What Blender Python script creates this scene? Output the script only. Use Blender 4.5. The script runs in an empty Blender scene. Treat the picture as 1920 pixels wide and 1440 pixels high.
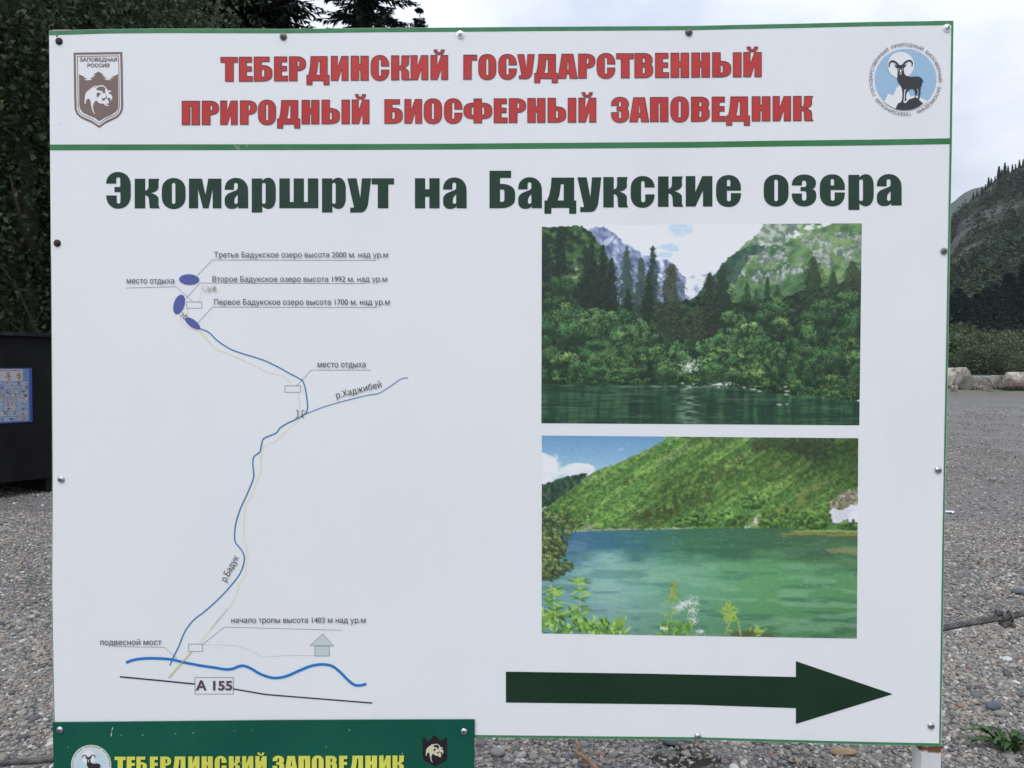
import bpy, bmesh, math, random
import numpy as np
from mathutils import Vector, Matrix
from mathutils.geometry import tessellate_polygon

scene = bpy.context.scene
COL = scene.collection
random.seed(7)
rng = np.random.default_rng(11)
R = math.radians

# ------------------------------------------------------------------ camera
EYE = 1.55
FPX = 1442.0                              # focal length in photo pixels (1920 wide)
YAW, PITCH, ROLL = 0.02757, -0.02146, -0.00304
CAM = np.array([0.0821, -1.5418, EYE])
_cy, _sy, _cp, _sp, _cr, _sr = (math.cos(YAW), math.sin(YAW), math.cos(PITCH), math.sin(PITCH), math.cos(ROLL), math.sin(ROLL))
MC = (np.array([[_cy, -_sy, 0], [_sy, _cy, 0], [0, 0, 1]]) @ np.array([[1, 0, 0], [0, _cp, -_sp], [0, _sp, _cp]])
      @ np.array([[1., 0, 0], [0, 0, 1], [0, -1, 0]]) @ np.array([[_cr, -_sr, 0], [_sr, _cr, 0], [0, 0, 1]]))
cd = bpy.data.cameras.new('camera')
cam = bpy.data.objects.new('camera', cd)
COL.objects.link(cam)
cd.sensor_width = 36.0
cd.lens = 36.0 * FPX / 1920.0
cd.clip_start = 0.05
cd.clip_end = 12000
_m = np.eye(4)
_m[:3, 0] = MC[:, 0]; _m[:3, 1] = -MC[:, 1]; _m[:3, 2] = -MC[:, 2]; _m[:3, 3] = CAM
cam.matrix_world = Matrix(_m.tolist())
scene.camera = cam

def ray(px, py):
    return MC @ np.array([(px - 960) / FPX, (py - 720) / FPX, 1.0])

def at_y(px, py, y):
    """the point of the vertical plane at world y that the camera ray hits"""
    d = ray(px, py)
    return CAM + d * ((y - CAM[1]) / d[1])

def at_z(px, py, z=0.0):
    d = ray(px, py)
    return CAM + d * ((z - CAM[2]) / d[2])

# ------------------------------------------------------------------ light
SUN_EL, SUN_AZ = R(52), R(205)            # high, behind the camera, veiled by cloud
w = bpy.data.worlds.new('World')
scene.world = w
w.use_nodes = True
nt = w.node_tree
nt.nodes.clear()
N = nt.nodes.new
out = N('ShaderNodeOutputWorld'); bg = N('ShaderNodeBackground')
sky = N('ShaderNodeTexSky'); sky.sky_type = 'NISHITA'; sky.sun_disc = False
sky.sun_elevation = SUN_EL; sky.sun_rotation = SUN_AZ
tc = N('ShaderNodeTexCoord')
sep = N('ShaderNodeSeparateXYZ'); nt.links.new(tc.outputs['Generated'], sep.inputs[0])
mp = N('ShaderNodeMapping'); mp.inputs['Scale'].default_value = (1, 1, 2.2)
nt.links.new(tc.outputs['Generated'], mp.inputs[0])
nz = N('ShaderNodeTexNoise'); nz.inputs['Scale'].default_value = 3.1; nz.inputs['Detail'].default_value = 6; nz.inputs['Roughness'].default_value = .52
nt.links.new(mp.outputs[0], nz.inputs['Vector'])
cr = N('ShaderNodeValToRGB')
cr.color_ramp.elements[0].position = .36; cr.color_ramp.elements[0].color = (.575, .61, .70, 1)
cr.color_ramp.elements[1].position = .62; cr.color_ramp.elements[1].color = (.885, .90, .945, 1)
nt.links.new(nz.outputs['Fac'], cr.inputs[0])
# an overcast sky is brightest overhead
el = N('ShaderNodeMapRange'); el.inputs['From Min'].default_value = .05; el.inputs['From Max'].default_value = 1.0
el.inputs['To Min'].default_value = 8.2; el.inputs['To Max'].default_value = 17.0
nt.links.new(sep.outputs['Z'], el.inputs['Value'])
mul = N('ShaderNodeVectorMath'); mul.operation = 'SCALE'
nt.links.new(cr.outputs[0], mul.inputs[0]); nt.links.new(el.outputs[0], mul.inputs['Scale'])
mix = N('ShaderNodeMix'); mix.data_type = 'RGBA'; mix.inputs['Factor'].default_value = .93
nt.links.new(sky.outputs[0], mix.inputs['A']); tint = N('ShaderNodeMix'); tint.data_type = 'RGBA'; tint.inputs['A'].default_value = (1, 1, 1, 1); tint.inputs['B'].default_value = (.93, .985, 1.08, 1)
nt.links.new(sep.outputs['Z'], tint.inputs['Factor'])
tm_ = N('ShaderNodeVectorMath'); tm_.operation = 'MULTIPLY'; nt.links.new(mul.outputs[0], tm_.inputs[0]); nt.links.new(tint.outputs['Result'], tm_.inputs[1])
nt.links.new(tm_.outputs[0], mix.inputs['B'])
nt.links.new(mix.outputs['Result'], bg.inputs['Color'])
bg.inputs['Strength'].default_value = 0.10
nt.links.new(bg.outputs[0], out.inputs[0])

sl = bpy.data.lights.new('sun', 'SUN'); sl.energy = 1.2; sl.angle = R(25); sl.color = (1, .985, .965)
so = bpy.data.objects.new('sun', sl); COL.objects.link(so)
_d = Vector((math.sin(SUN_AZ) * math.cos(SUN_EL), math.cos(SUN_AZ) * math.cos(SUN_EL), math.sin(SUN_EL)))
so.rotation_euler = _d.to_track_quat('Z', 'Y').to_euler(); so.location = (0, -6, 9)

scene.view_settings.view_transform = 'Standard'
scene.view_settings.look = 'None'
scene.view_settings.exposure = 0.30
scene.view_settings.gamma = 1.0
scene.render.engine = 'CYCLES'
scene.cycles.max_bounces = 6
scene.cycles.use_denoising = True

# ------------------------------------------------------------------ helpers
def lin(c):
    c = np.asarray(c, float) / 255.0
    return np.where(c <= .04045, c / 12.92, ((c + .055) / 1.055) ** 2.4)

def ink(r, g, b):
    """paint colour: a colour as read beside the sheet's own white, as reflectance"""
    v = np.clip(lin((r, g, b)) / lin((205, 211, 224)) * .80, .002, .85)
    return tuple(v.tolist()) + (1,)

def mat(name, color, rough=.5, spec=.5, metal=0.0):
    m = bpy.data.materials.new(name); m.use_nodes = True
    b = m.node_tree.nodes['Principled BSDF']
    b.inputs['Base Color'].default_value = color if len(color) == 4 else tuple(color) + (1,)
    b.inputs['Roughness'].default_value = rough
    b.inputs['Specular IOR Level'].default_value = spec
    b.inputs['Metallic'].default_value = metal
    return m

def noisy(name, stops, scale=5.0, detail=6, rough=.7, spec=.3, bump=0.0, bscale=None, vec='Object', stretch=(1, 1, 1), metal=0.0, nrough=.55):
    """a material whose colour runs over a ramp by noise: stops [(pos, colour)]"""
    m = mat(name, (1, 1, 1, 1), rough, spec, metal)
    t = m.node_tree; b = t.nodes['Principled BSDF']
    c = t.nodes.new('ShaderNodeTexCoord'); mp_ = t.nodes.new('ShaderNodeMapping'); mp_.inputs['Scale'].default_value = stretch
    t.links.new(c.outputs[vec], mp_.inputs[0])
    n = t.nodes.new('ShaderNodeTexNoise'); n.inputs['Scale'].default_value = scale; n.inputs['Detail'].default_value = detail
    n.inputs['Roughness'].default_value = nrough
    t.links.new(mp_.outputs[0], n.inputs['Vector'])
    r = t.nodes.new('ShaderNodeValToRGB')
    while len(r.color_ramp.elements) < len(stops): r.color_ramp.elements.new(.5)
    for e, (p, col) in zip(r.color_ramp.elements, stops):
        e.position = p; e.color = tuple(col)[:3] + (1,)
    t.links.new(n.outputs['Fac'], r.inputs[0]); t.links.new(r.outputs[0], b.inputs['Base Color'])
    if bump:
        n2 = t.nodes.new('ShaderNodeTexNoise'); n2.inputs['Scale'].default_value = bscale or scale * 3; n2.inputs['Detail'].default_value = 5
        t.links.new(mp_.outputs[0], n2.inputs['Vector'])
        bp = t.nodes.new('ShaderNodeBump'); bp.inputs['Strength'].default_value = bump
        t.links.new(n2.outputs['Fac'], bp.inputs['Height']); t.links.new(bp.outputs[0], b.inputs['Normal'])
    return m

def tag(o, label=None, cat=None, group=None, kind=None):
    if label: o['label'] = label
    if cat: o['category'] = cat
    if group: o['group'] = group
    if kind: o['kind'] = kind
    return o

def thing(name, loc, label, cat, group=None):
    o = bpy.data.objects.new(name, None); COL.objects.link(o)
    o.location = [float(v) for v in loc]; o.empty_display_size = .1
    return tag(o, label, cat, group)

def base_of(parent):
    """world position of a parent chain made of plain translations"""
    p = np.zeros(3)
    while parent is not None:
        p += np.array(parent.location); parent = parent.parent
    return p

def obj(name, verts, faces, m, parent=None, smooth=False, origin=None):
    """verts in world coordinates; linked as ONE mesh object under its parent"""
    v = np.asarray(verts, float).reshape(-1, 3)
    org = np.array(origin, float) if origin is not None else base_of(parent)
    me = bpy.data.meshes.new(name)
    me.from_pydata((v - org).tolist(), [], [tuple(int(i) for i in f) for f in faces])
    if smooth: me.polygons.foreach_set('use_smooth', np.ones(len(me.polygons), bool))
    me.materials.append(m); me.update()
    o = bpy.data.objects.new(name, me); COL.objects.link(o)
    if parent is not None:
        o.parent = parent
        o.location = (org - base_of(parent)).tolist()
    else:
        o.location = org.tolist()
    return o

def fast_mesh(name, verts, faces, m, attrs=None, smooth=False):
    """numpy arrays (n,3), (f,k) -> mesh data"""
    verts = np.asarray(verts, np.float32); faces = np.asarray(faces, np.int32)
    me = bpy.data.meshes.new(name)
    k = faces.shape[1]
    me.vertices.add(len(verts)); me.vertices.foreach_set('co', verts.ravel())
    me.loops.add(faces.size); me.loops.foreach_set('vertex_index', faces.ravel())
    me.polygons.add(len(faces)); me.polygons.foreach_set('loop_start', np.arange(0, faces.size, k, dtype=np.int32))
    if smooth: me.polygons.foreach_set('use_smooth', np.ones(len(faces), bool))
    me.materials.append(m)
    me.update(calc_edges=True)
    for an, dt, val in (attrs or []):
        a = me.attributes.new(an, dt, 'POINT')
        a.data.foreach_set({'FLOAT': 'value', 'FLOAT_COLOR': 'color', 'FLOAT_VECTOR': 'vector'}[dt], np.asarray(val, np.float32).ravel())
    return me

def link(name, me, parent=None, loc=(0, 0, 0)):
    o = bpy.data.objects.new(name, me); COL.objects.link(o); o.parent = parent; o.location = [float(c) for c in loc]
    return o

class MB:
    """collects boxes, tubes and lathes as one mesh"""
    def __init__(s): s.v = []; s.f = []
    def add(s, v, f):
        n = len(s.v); s.v += [tuple(map(float, p)) for p in v]; s.f += [tuple(i + n for i in q) for q in f]
    def box(s, lo, hi, bev=0.0, M=None):
        bm = bmesh.new(); bmesh.ops.create_cube(bm, size=1.0)
        lo = np.array(lo, float); hi = np.array(hi, float)
        for v in bm.verts: v.co = Vector((lo + hi) / 2 + np.array(v.co) * (hi - lo))
        if bev: bmesh.ops.bevel(bm, geom=bm.edges[:], offset=bev, segments=2, affect='EDGES', profile=.5)
        bm.verts.index_update()
        vs = [v.co.copy() for v in bm.verts]
        if M is not None: vs = [M @ v for v in vs]
        s.add(vs, [[v.index for v in f.verts] for f in bm.faces]); bm.free()
    def tube(s, pts, rad, n=8, caps=True):
        pts = [np.array(p, float) for p in pts]; k = len(pts)
        rads = rad if hasattr(rad, '__len__') else [rad] * k
        up = np.array([0, 0, 1.]); vs = []
        for i, p in enumerate(pts):
            t = pts[min(i + 1, k - 1)] - pts[max(i - 1, 0)]; t = t / (np.linalg.norm(t) + 1e-9)
            a = np.cross(t, up if abs(t[2]) < .95 else np.array([1., 0, 0])); a /= np.linalg.norm(a); b = np.cross(a, t)
            for j in range(n):
                q = 2 * math.pi * j / n
                vs.append(p + rads[i] * (math.cos(q) * a + math.sin(q) * b))
        fs = [(i * n + j, i * n + (j + 1) % n, (i + 1) * n + (j + 1) % n, (i + 1) * n + j) for i in range(k - 1) for j in range(n)]
        if caps: fs += [tuple(range(n))[::-1], tuple((k - 1) * n + j for j in range(n))]
        s.add(vs, fs)
    def lathe(s, prof, center, axis='y', n=20, sign=-1):
        """prof [(r, h)]; h runs along the axis from center"""
        vs = []; c = np.array(center, float)
        for r, h in prof:
            for j in range(n):
                q = 2 * math.pi * j / n; x, z = r * math.cos(q), r * math.sin(q)
                vs.append(c + (np.array([x, sign * h, z]) if axis == 'y' else np.array([x, z, h])))
        k = len(prof)
        fs = [(i * n + j, i * n + (j + 1) % n, (i + 1) * n + (j + 1) % n, (i + 1) * n + j) for i in range(k - 1) for j in range(n)]
        fs += [tuple((k - 1) * n + j for j in range(n)), tuple(range(n))[::-1]]
        s.add(vs, fs)
    def build(s, name, m, parent=None, smooth=False, origin=None):
        return obj(name, s.v, s.f, m, parent, smooth, origin)

def auto_smooth(o, ang=35):
    me = o.data
    me.polygons.foreach_set('use_smooth', np.ones(len(me.polygons), bool))
    try: me.set_sharp_from_angle(angle=R(ang))
    except Exception: pass
    return o

# ------------------------------------------------------------------ drawing on the sheets
LAY = 0.00035
def S(px, py, layer=0, y0=0.0):
    """photo pixel -> point on a sheet's face (y = y0), raised by thin layers of print"""
    return at_y(px, py, y0 - LAY * layer)

def rounded(pts, k=.58, n=6):
    """[(x, y[, r_in[, r_out]])] -> polygon with elliptic corners"""
    P = [np.array(p[:2], float) for p in pts]; q = len(P); res = []
    rr = [((p[2] if len(p) > 2 else 0), (p[3] if len(p) > 3 else (p[2] if len(p) > 2 else 0))) for p in pts]
    for i in range(q):
        a, p, b = P[i - 1], P[i], P[(i + 1) % q]
        ri, ro = rr[i]
        if ri <= 0 and ro <= 0: res.append(p); continue
        li, lo = np.linalg.norm(p - a), np.linalg.norm(b - p)
        si = ri + rr[i - 1][1]; s2 = ro + rr[(i + 1) % q][0]
        if si > li: ri *= li / si
        if s2 > lo: ro *= lo / s2
        A = p - (p - a) / li * ri; B = p + (b - p) / lo * ro
        C1 = A + (p - A) * k; C2 = B + (p - B) * k
        for t in np.linspace(0, 1, n + 1):
            res.append((1 - t) ** 3 * A + 3 * (1 - t) ** 2 * t * C1 + 3 * (1 - t) * t * t * C2 + t ** 3 * B)
    o = [res[0]]
    for p in res[1:]:
        if np.linalg.norm(p - o[-1]) > 1e-4: o.append(p)
    if np.linalg.norm(o[0] - o[-1]) < 1e-4: o.pop()
    return np.array(o)

def smooth_line(pts, per=8):
    """Catmull-Rom through the points"""
    P = [np.array(p, float) for p in pts]; P = [2 * P[0] - P[1]] + P + [2 * P[-1] - P[-2]]
    r = []
    for i in range(1, len(P) - 2):
        a, b, c, d = P[i - 1:i + 3]
        for t in np.linspace(0, 1, per, endpoint=False):
            r.append(.5 * (2 * b + (c - a) * t + (2 * a - 5 * b + 4 * c - d) * t * t + (3 * b - a - 3 * c + d) * t ** 3))
    r.append(P[-2]); return np.array(r)

def dens(poly, step=60):
    """split long edges of a closed polygon"""
    r = []; q = len(poly)
    for i in range(q):
        a, b = np.array(poly[i], float), np.array(poly[(i + 1) % q], float)
        k = max(1, int(np.linalg.norm(b - a) / step))
        for j in range(k): r.append(a + (b - a) * j / k)
    return np.array(r)

class Print:
    """flat shapes in photo pixels collected into one thin printed mesh"""
    def __init__(s, layer=1, y0=0.0): s.v = []; s.f = []; s.layer = layer; s.y0 = y0
    def poly(s, outer, holes=(), layer=None):
        L = s.layer if layer is None else layer
        loops = [outer] + list(holes)
        v3 = [[Vector((float(p[0]), float(p[1]), 0)) for p in lp] for lp in loops]
        tris = tessellate_polygon(v3)
        n = len(s.v)
        for lp in loops:
            for p in lp: s.v.append(S(p[0], p[1], L, s.y0))
        s.f += [tuple(n + i for i in t) for t in tris]
    def ribbon(s, pts, wid, closed=False, layer=None):
        L = s.layer if layer is None else layer
        P = np.array(pts, float); k = len(P); n0 = len(s.v); h = wid / 2
        for i in range(k):
            a = P[i - 1] if (i > 0 or closed) else P[i]; b = P[(i + 1) % k] if (i < k - 1 or closed) else P[i]
            d1 = P[i] - a; d2 = b - P[i]
            l1, l2 = np.linalg.norm(d1), np.linalg.norm(d2)
            d1 = d1 / l1 if l1 > 1e-9 else d2 / max(l2, 1e-9); d2 = d2 / l2 if l2 > 1e-9 else d1
            n1 = np.array([-d1[1], d1[0]]); n2 = np.array([-d2[1], d2[0]])
            m = n1 + n2; ml = np.linalg.norm(m); m = m / ml if ml > .2 else n1
            c = max(.45, float(m @ n1)); off = m * h / c
            s.v.append(S(*(P[i] + off), L, s.y0)); s.v.append(S(*(P[i] - off), L, s.y0))
        for i in range(k if closed else k - 1):
            j = (i + 1) % k
            s.f.append((n0 + 2 * i, n0 + 2 * i + 1, n0 + 2 * j + 1, n0 + 2 * j))
    def dots(s, pts, gap, rad, layer=None):
        P = np.array(pts, float); seg = np.linalg.norm(np.diff(P, axis=0), axis=1); cum = np.r_[0, np.cumsum(seg)]
        for d in np.arange(0, cum[-1], gap):
            x = np.interp(d, cum, P[:, 0]); y = np.interp(d, cum, P[:, 1])
            s.poly([(x + rad * math.cos(a), y + rad * math.sin(a)) for a in np.linspace(0, 2 * math.pi, 6, endpoint=False)], layer=layer)
    def text(s, body, x0, x1, base, cap, rot=0.0, bold=0.0, layer=None, fn=None):
        """built-in font; x0..x1 and the cap height in photo pixels, turned by rot (radians, anticlockwise) about (x0, base)"""
        L = s.layer if layer is None else layer
        shapes, mn, mx = text_shapes(body)
        sc = (x1 - x0) / (mx - mn); sy = cap / .728
        def to(q):
            X = (q[:, 0] - mn) * sc; Y = q[:, 1] * sy; r_ = []
            for a, b in zip(X, Y):
                r_.append(fn(a, b) if fn else (x0 + a * math.cos(rot) - b * math.sin(rot), base - (a * math.sin(rot) + b * math.cos(rot))))
            return r_
        for i, (o_, hs) in enumerate(shapes):      # contours of one letter may cross: each gets its own hair of height
            d = L + .08 * (i % 5)
            s.poly(to(o_), [to(h) for h in hs], layer=d)
            if bold:
                for c in [o_] + hs: s.ribbon(to(c), bold * sy * 2, closed=True, layer=d + .5)
    def build(s, name, m, parent):
        return obj(name, s.v, s.f, m, parent)

def uncross(q):
    """split a contour that crosses itself into simple ones"""
    k = len(q)
    for i in range(k):
        a, b = q[i], q[(i + 1) % k]
        for j in range(i + 2, k):
            if i == 0 and j == k - 1: continue
            c, d = q[j], q[(j + 1) % k]
            r, s_ = b - a, d - c; den = r[0] * s_[1] - r[1] * s_[0]
            if abs(den) < 1e-12: continue
            t = ((c - a)[0] * s_[1] - (c - a)[1] * s_[0]) / den; u = ((c - a)[0] * r[1] - (c - a)[1] * r[0]) / den
            if 1e-6 < t < 1 - 1e-6 and 1e-6 < u < 1 - 1e-6:
                p = a + r * t
                return uncross(np.vstack([q[:i + 1], [p], q[j + 1:]])) + uncross(np.vstack([[p], q[i + 1:j + 1]]))
    return [q] if k >= 3 else []

_tc = {}
def text_shapes(body):
    """contours of the built-in font: [(outer, holes)], left, right"""
    if body in _tc: return _tc[body]
    c = bpy.data.curves.new('lettering', 'FONT'); c.body = body; c.resolution_u = 3
    o = bpy.data.objects.new('lettering', c); COL.objects.link(o)
    dg = bpy.context.evaluated_depsgraph_get()
    cv = o.evaluated_get(dg).to_curve(dg)
    loops = []
    for sp in cv.splines:
        bp = sp.bezier_points; r = []
        if len(bp) < 3: continue
        for i in range(len(bp)):
            a, b = bp[i], bp[(i + 1) % len(bp)]
            p0, p1, p2, p3 = [np.array(q[:2]) for q in (a.co, a.handle_right, b.handle_left, b.co)]
            ch = p3 - p0; straight = np.linalg.norm(p1 - p0) + np.linalg.norm(p2 - p1) + np.linalg.norm(p3 - p2) < np.linalg.norm(ch) * 1.002
            for t in ([0.] if straight else [0., .25, .5, .75]):
                r.append((1 - t) ** 3 * p0 + 3 * (1 - t) ** 2 * t * p1 + 3 * (1 - t) * t * t * p2 + t ** 3 * p3)
        o_ = [r[0]]
        for q in r[1:]:
            if np.linalg.norm(q - o_[-1]) > 1e-5: o_.append(q)
        if np.linalg.norm(o_[0] - o_[-1]) < 1e-5: o_.pop()
        loops += uncross(np.array(o_))
    area = lambda q: .5 * float(np.sum(q[:, 0] * np.roll(q[:, 1], -1) - np.roll(q[:, 0], -1) * q[:, 1]))
    ar = [area(q) for q in loops]
    def inside(p, q):
        x, y = p; r = False; k = len(q)
        for i in range(k):
            (xa, ya), (xb, yb) = q[i - 1], q[i]
            if (y < ya) != (y < yb) and x < (xb - xa) * (y - ya) / (yb - ya) + xa: r = not r
        return r
    hole = {}
    for i, q in enumerate(loops):       # a hole lies wholly inside a larger contour that runs the other way
        for j, p in enumerate(loops):
            if i != j and ar[i] * ar[j] < 0 and abs(ar[j]) > abs(ar[i]) and all(inside(q[m], p) for m in (0, len(q) // 3, 2 * len(q) // 3)): hole[i] = j; break
    outs = [(q, [loops[k] for k, j in hole.items() if j == i]) for i, q in enumerate(loops) if i not in hole]
    al = np.vstack(loops)
    _tc[body] = (outs, al[:, 0].min(), al[:, 0].max())
    bpy.data.objects.remove(o); bpy.data.curves.remove(c)
    return _tc[body]

# ---- heavy condensed capitals and small letters: name -> (width, outer contours, holes); x right, y up, capital height 100
def RR(x0, y0, x1, y1, rx, ry=None):
    ry = rx if ry is None else ry
    return [(x0, y0, ry, rx), (x1, y0, rx, ry), (x1, y1, ry, rx), (x0, y1, rx, ry)]
G = {}
G['Т'] = (70, [[(0, 100), (70, 100), (70, 79), (53, 79), (53, 0), (19.5, 0), (19.5, 79), (0, 79)]], [])
G['Е'] = (55, [[(0, 0), (0, 100), (52, 100), (52, 79), (30, 79), (30, 61), (51, 61), (51, 41.5), (30, 41.5), (30, 20.5), (55, 20.5), (55, 0)]], [])
G['Б'] = (74, [[(0, 0), (0, 100), (62.5, 100), (62.5, 81), (30.5, 81), (30.5, 65), (74, 65, 38, 24), (74, 0, 24, 40)]], [[(30.5, 50), (43, 50, 6), (43, 17, 6), (30.5, 17)]])
G['Р'] = (68, [[(0, 0), (0, 100), (68, 100, 36, 26), (68, 41.5, 24, 36), (33, 41.5), (33, 0)]], [[(33, 84), (42.5, 84, 7, 9), (42.5, 57.5, 9, 7), (33, 57.5)]])
G['Д'] = (94, [[(17, 100), (86, 100), (86, 22), (94, 22), (94, -17), (71.5, -17), (71.5, 0), (22.5, 0), (22.5, -17), (0, -17), (0, 22), (7.5, 22), (12.5, 45), (16, 72)]],
          [[(47, 81), (55.5, 81), (55.5, 22), (38.5, 22), (43.5, 45), (46, 66)]])
G['И'] = (70.5, [[(0, 0), (0, 100), (26.5, 100), (26.5, 53), (43, 100), (70.5, 100), (70.5, 0), (44, 0), (44, 47), (28, 0)]], [])
_BREVE = [(13, 122.5), (27, 122.5), (28, 112, 5, 5), (41, 112, 5, 5), (42.5, 122.5), (56.5, 122.5), (53, 102.8, 14, 18), (17, 102.8, 18, 14)]
G['Й'] = (70.5, [G['И'][1][0], _BREVE], [])
G['Н'] = (73, [[(0, 0), (0, 100), (33, 100), (33, 65, 1.5), (40.5, 65, 1.5), (40.5, 100), (73, 100), (73, 0), (40.5, 0), (40.5, 43, 1.5), (33, 43, 1.5), (33, 0)]], [])
G['С'] = (74, [[(42.5, 58), (74, 58), (74, 102, 40, 35), (0, 102, 36, 36), (0, -2, 36, 36), (74, -2, 36, 40), (74, 42), (42.5, 42), (42.5, 16, 6), (31, 16, 6), (31, 86.5, 6), (42.5, 86.5, 6)]], [])
G['О'] = (73, [RR(0, -2, 73, 102, 33, 36)], [RR(31, 15, 42.2, 85.5, 5.5)])
G['К'] = (76, [[(0, 0), (0, 100), (31.5, 100), (31.5, 56.5), (42, 57, 9, 14), (42.5, 100, 5, 2), (76, 100), (71.5, 90, 5, 5), (72, 57, 12, 22), (47, 50.5), (72, 44, 22, 12), (71.5, 9, 6, 6), (77, 0), (43, 0, 6, 4), (42, 43, 14, 8), (31.5, 43.5), (31.5, 0)]], [])
G['Г'] = (56, [[(0, 0), (0, 100), (56, 100), (56, 79), (33, 79), (33, 0)]], [])
G['У'] = (70, [[(0, 100), (27, 100), (37, 42), (42, 100), (70, 100), (57, 0, 26, 20), (7, 0), (7, 13), (18, 13, 4, 4)]], [])
G['А'] = (79, [[(0, 0), (16, 100), (62, 100), (79, 0), (48, 0), (46, 19), (35, 19), (33, 0)]], [[(36, 35), (40.5, 80), (45, 35)]])
G['Ф'] = (117, [[(41.5, 100), (74.5, 100), (74.5, 82.5), (117, 82.5, 34, 26), (117, 17.5, 26, 34), (74.5, 17.5), (74.5, 0), (41.5, 0), (41.5, 17.5), (0, 17.5, 34, 26), (0, 82.5, 26, 34), (41.5, 82.5)]],
          [[(41.5, 69), (41.5, 31), (31.5, 31, 8, 12), (31.5, 69, 12, 8)], [(75, 69), (75, 31), (85.5, 31, 8, 12), (85.5, 69, 12, 8)]])
G['Ы'] = (115, [[(0, 0), (0, 100), (32, 100), (32, 65), (73.5, 65, 38, 24), (73.5, 0, 24, 40)], [(82.5, 0), (82.5, 100), (115, 100), (115, 0)]], [[(32, 50), (42.5, 50, 6), (42.5, 16, 6), (32, 16)]])
G['З'] = (73, [[(0, 68), (30.5, 68), (30.5, 86, 5.5), (41.5, 86, 5.5), (41.5, 62, 6, 7), (23, 62), (23, 45.5), (41.5, 45.5, 7, 6), (41.5, 13.5, 5.5), (30.5, 13.5, 5.5), (30.5, 39), (0, 39), (0, -2, 34, 34), (73, -2, 34, 32), (73, 53, 18, 10), (61, 56.5), (72, 60, 8, 14), (72, 102, 28, 34), (0, 102, 34, 30)]], [])
G['П'] = (73, [[(0, 0), (0, 100), (73, 100), (73, 0), (40.5, 0), (40.5, 79, 1.5), (33, 79, 1.5), (33, 0)]], [])
G['В'] = (75, [[(0, 0), (0, 100), (73, 100, 32, 28), (73, 58, 16, 9), (63, 55), (75, 51, 9, 16), (75, 0, 26, 34)]], [[(32, 82.5), (43, 82.5, 6), (43, 60.5, 6), (32, 60.5)], [(32, 45), (43, 45, 6), (43, 16.5, 6), (32, 16.5)]])
# small letters of the headline, small-letter height 83.5 in the same units
G['Э'] = (69.5, [[(0, 70), (28.5, 70), (28.5, 88, 5.5), (40, 88, 5.5), (40, 60.5), (23.5, 60.5), (23.5, 46), (40.5, 46), (40.5, 13.5, 5.5), (30, 13.5, 5.5), (30, 36.5), (.5, 36.5), (.5, -1, 36, 34), (69.5, -1, 36, 36), (69.5, 103, 36, 36), (0, 103, 34, 36)]], [])
G['к'] = (70.5, [[(0, 0), (0, 83.5), (29.5, 83.5), (29.5, 50), (38.8, 50.3, 9, 12), (38.8, 83.5, 3, 3), (69, 83.5), (66.5, 75, 4, 4), (67, 49, 10, 17), (45.5, 43), (67, 37, 17, 10), (66.5, 8, 5, 5), (70.5, 0), (42, 0, 5, 3), (39.3, 36, 12, 8), (29.5, 36.5), (29.5, 0)]], [])
G['о'] = (67, [RR(0, -2, 67, 85.5, 33, 33)], [RR(28.5, 12.5, 38.3, 72, 4.9)])
G['м'] = (91.5, [[(0, 0), (0, 83.5), (36.5, 83.5), (46.5, 38), (54.5, 83.5), (91.5, 83.5), (91.5, 0), (67, 0), (67, 55), (55.5, 0), (39.5, 0), (25.5, 55), (26, 0)]], [])
G['а'] = (66, [[(0, 52), (26, 52), (26, 71.5, 5), (36.5, 71.5, 5), (36.5, 52, 5, 6), (0, 38, 16, 12), (0, -2, 18, 20), (34, -2, 16, 8), (37.5, 6.5), (38, 0), (66, 0), (65.5, 85.5, 34, 36), (0, 85.5, 34, 30)]],
          [[(36.5, 39), (27, 28, 5, 8), (27, 12.3, 5), (36.5, 12.3, 5)]])
G['р'] = (67.7, [[(0, -12), (0, 83.5), (29.5, 83.5), (29.5, 77), (38, 85.5, 8, 9), (67.7, 85.5, 20, 30), (67.7, -2, 30, 20), (38, -2, 9, 8), (29.5, 6), (29.5, -12)]], [RR(29, 12.3, 39, 71.3, 5)])
G['ш'] = (110, [[(0, 0), (0, 83.5), (29.5, 83.5), (29.5, 17.5), (40.5, 17.5), (40.5, 83.5), (69.5, 83.5), (69.5, 17.5), (80.5, 17.5), (80.5, 83.5), (110, 83.5), (110, 0)]], [])
G['у'] = (67, [[(0, 83.5), (26, 83.5), (36.5, 28.5), (41, 83.5), (67, 83.5), (55.5, -12, 26, 18), (8, -12), (8, 1.5), (19, 1.5, 3, 3)]], [])
G['т'] = (63, [[(0, 83.5), (63, 83.5), (63, 66.5), (47, 66.5), (47, 0), (17.5, 0), (17.5, 66.5), (0, 66.5)]], [])
G['н'] = (69.4, [[(0, 0), (0, 83.5), (28.7, 83.5), (28.7, 53), (40.5, 53), (40.5, 83.5), (69.4, 83.5), (69.4, 0), (40.5, 0), (40.5, 32), (28.7, 32), (28.7, 0)]], [])
G['д'] = (90, [[(20, 83.5), (84, 83.5), (84, 20.5), (90, 20.5), (90, -16), (70, -16), (70, 0), (19.5, 0), (19.5, -16), (0, -16), (0, 20.5), (7, 20.5), (13, 34), (18, 56)]], [[(46.5, 65.5), (54.5, 65.5), (54.5, 20.5), (37.5, 20.5), (43, 38)]])
G['с'] = (67.7, [[(39.5, 54), (67.7, 54), (67.7, 85.5, 32, 33), (0, 85.5, 33, 33), (0, -2, 33, 33), (67.7, -2, 33, 36), (67.7, 35), (41, 35), (41, 13.5, 5.5), (29.5, 13.5, 5.5), (29.5, 72, 5), (39.5, 72, 5)]], [])
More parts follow.
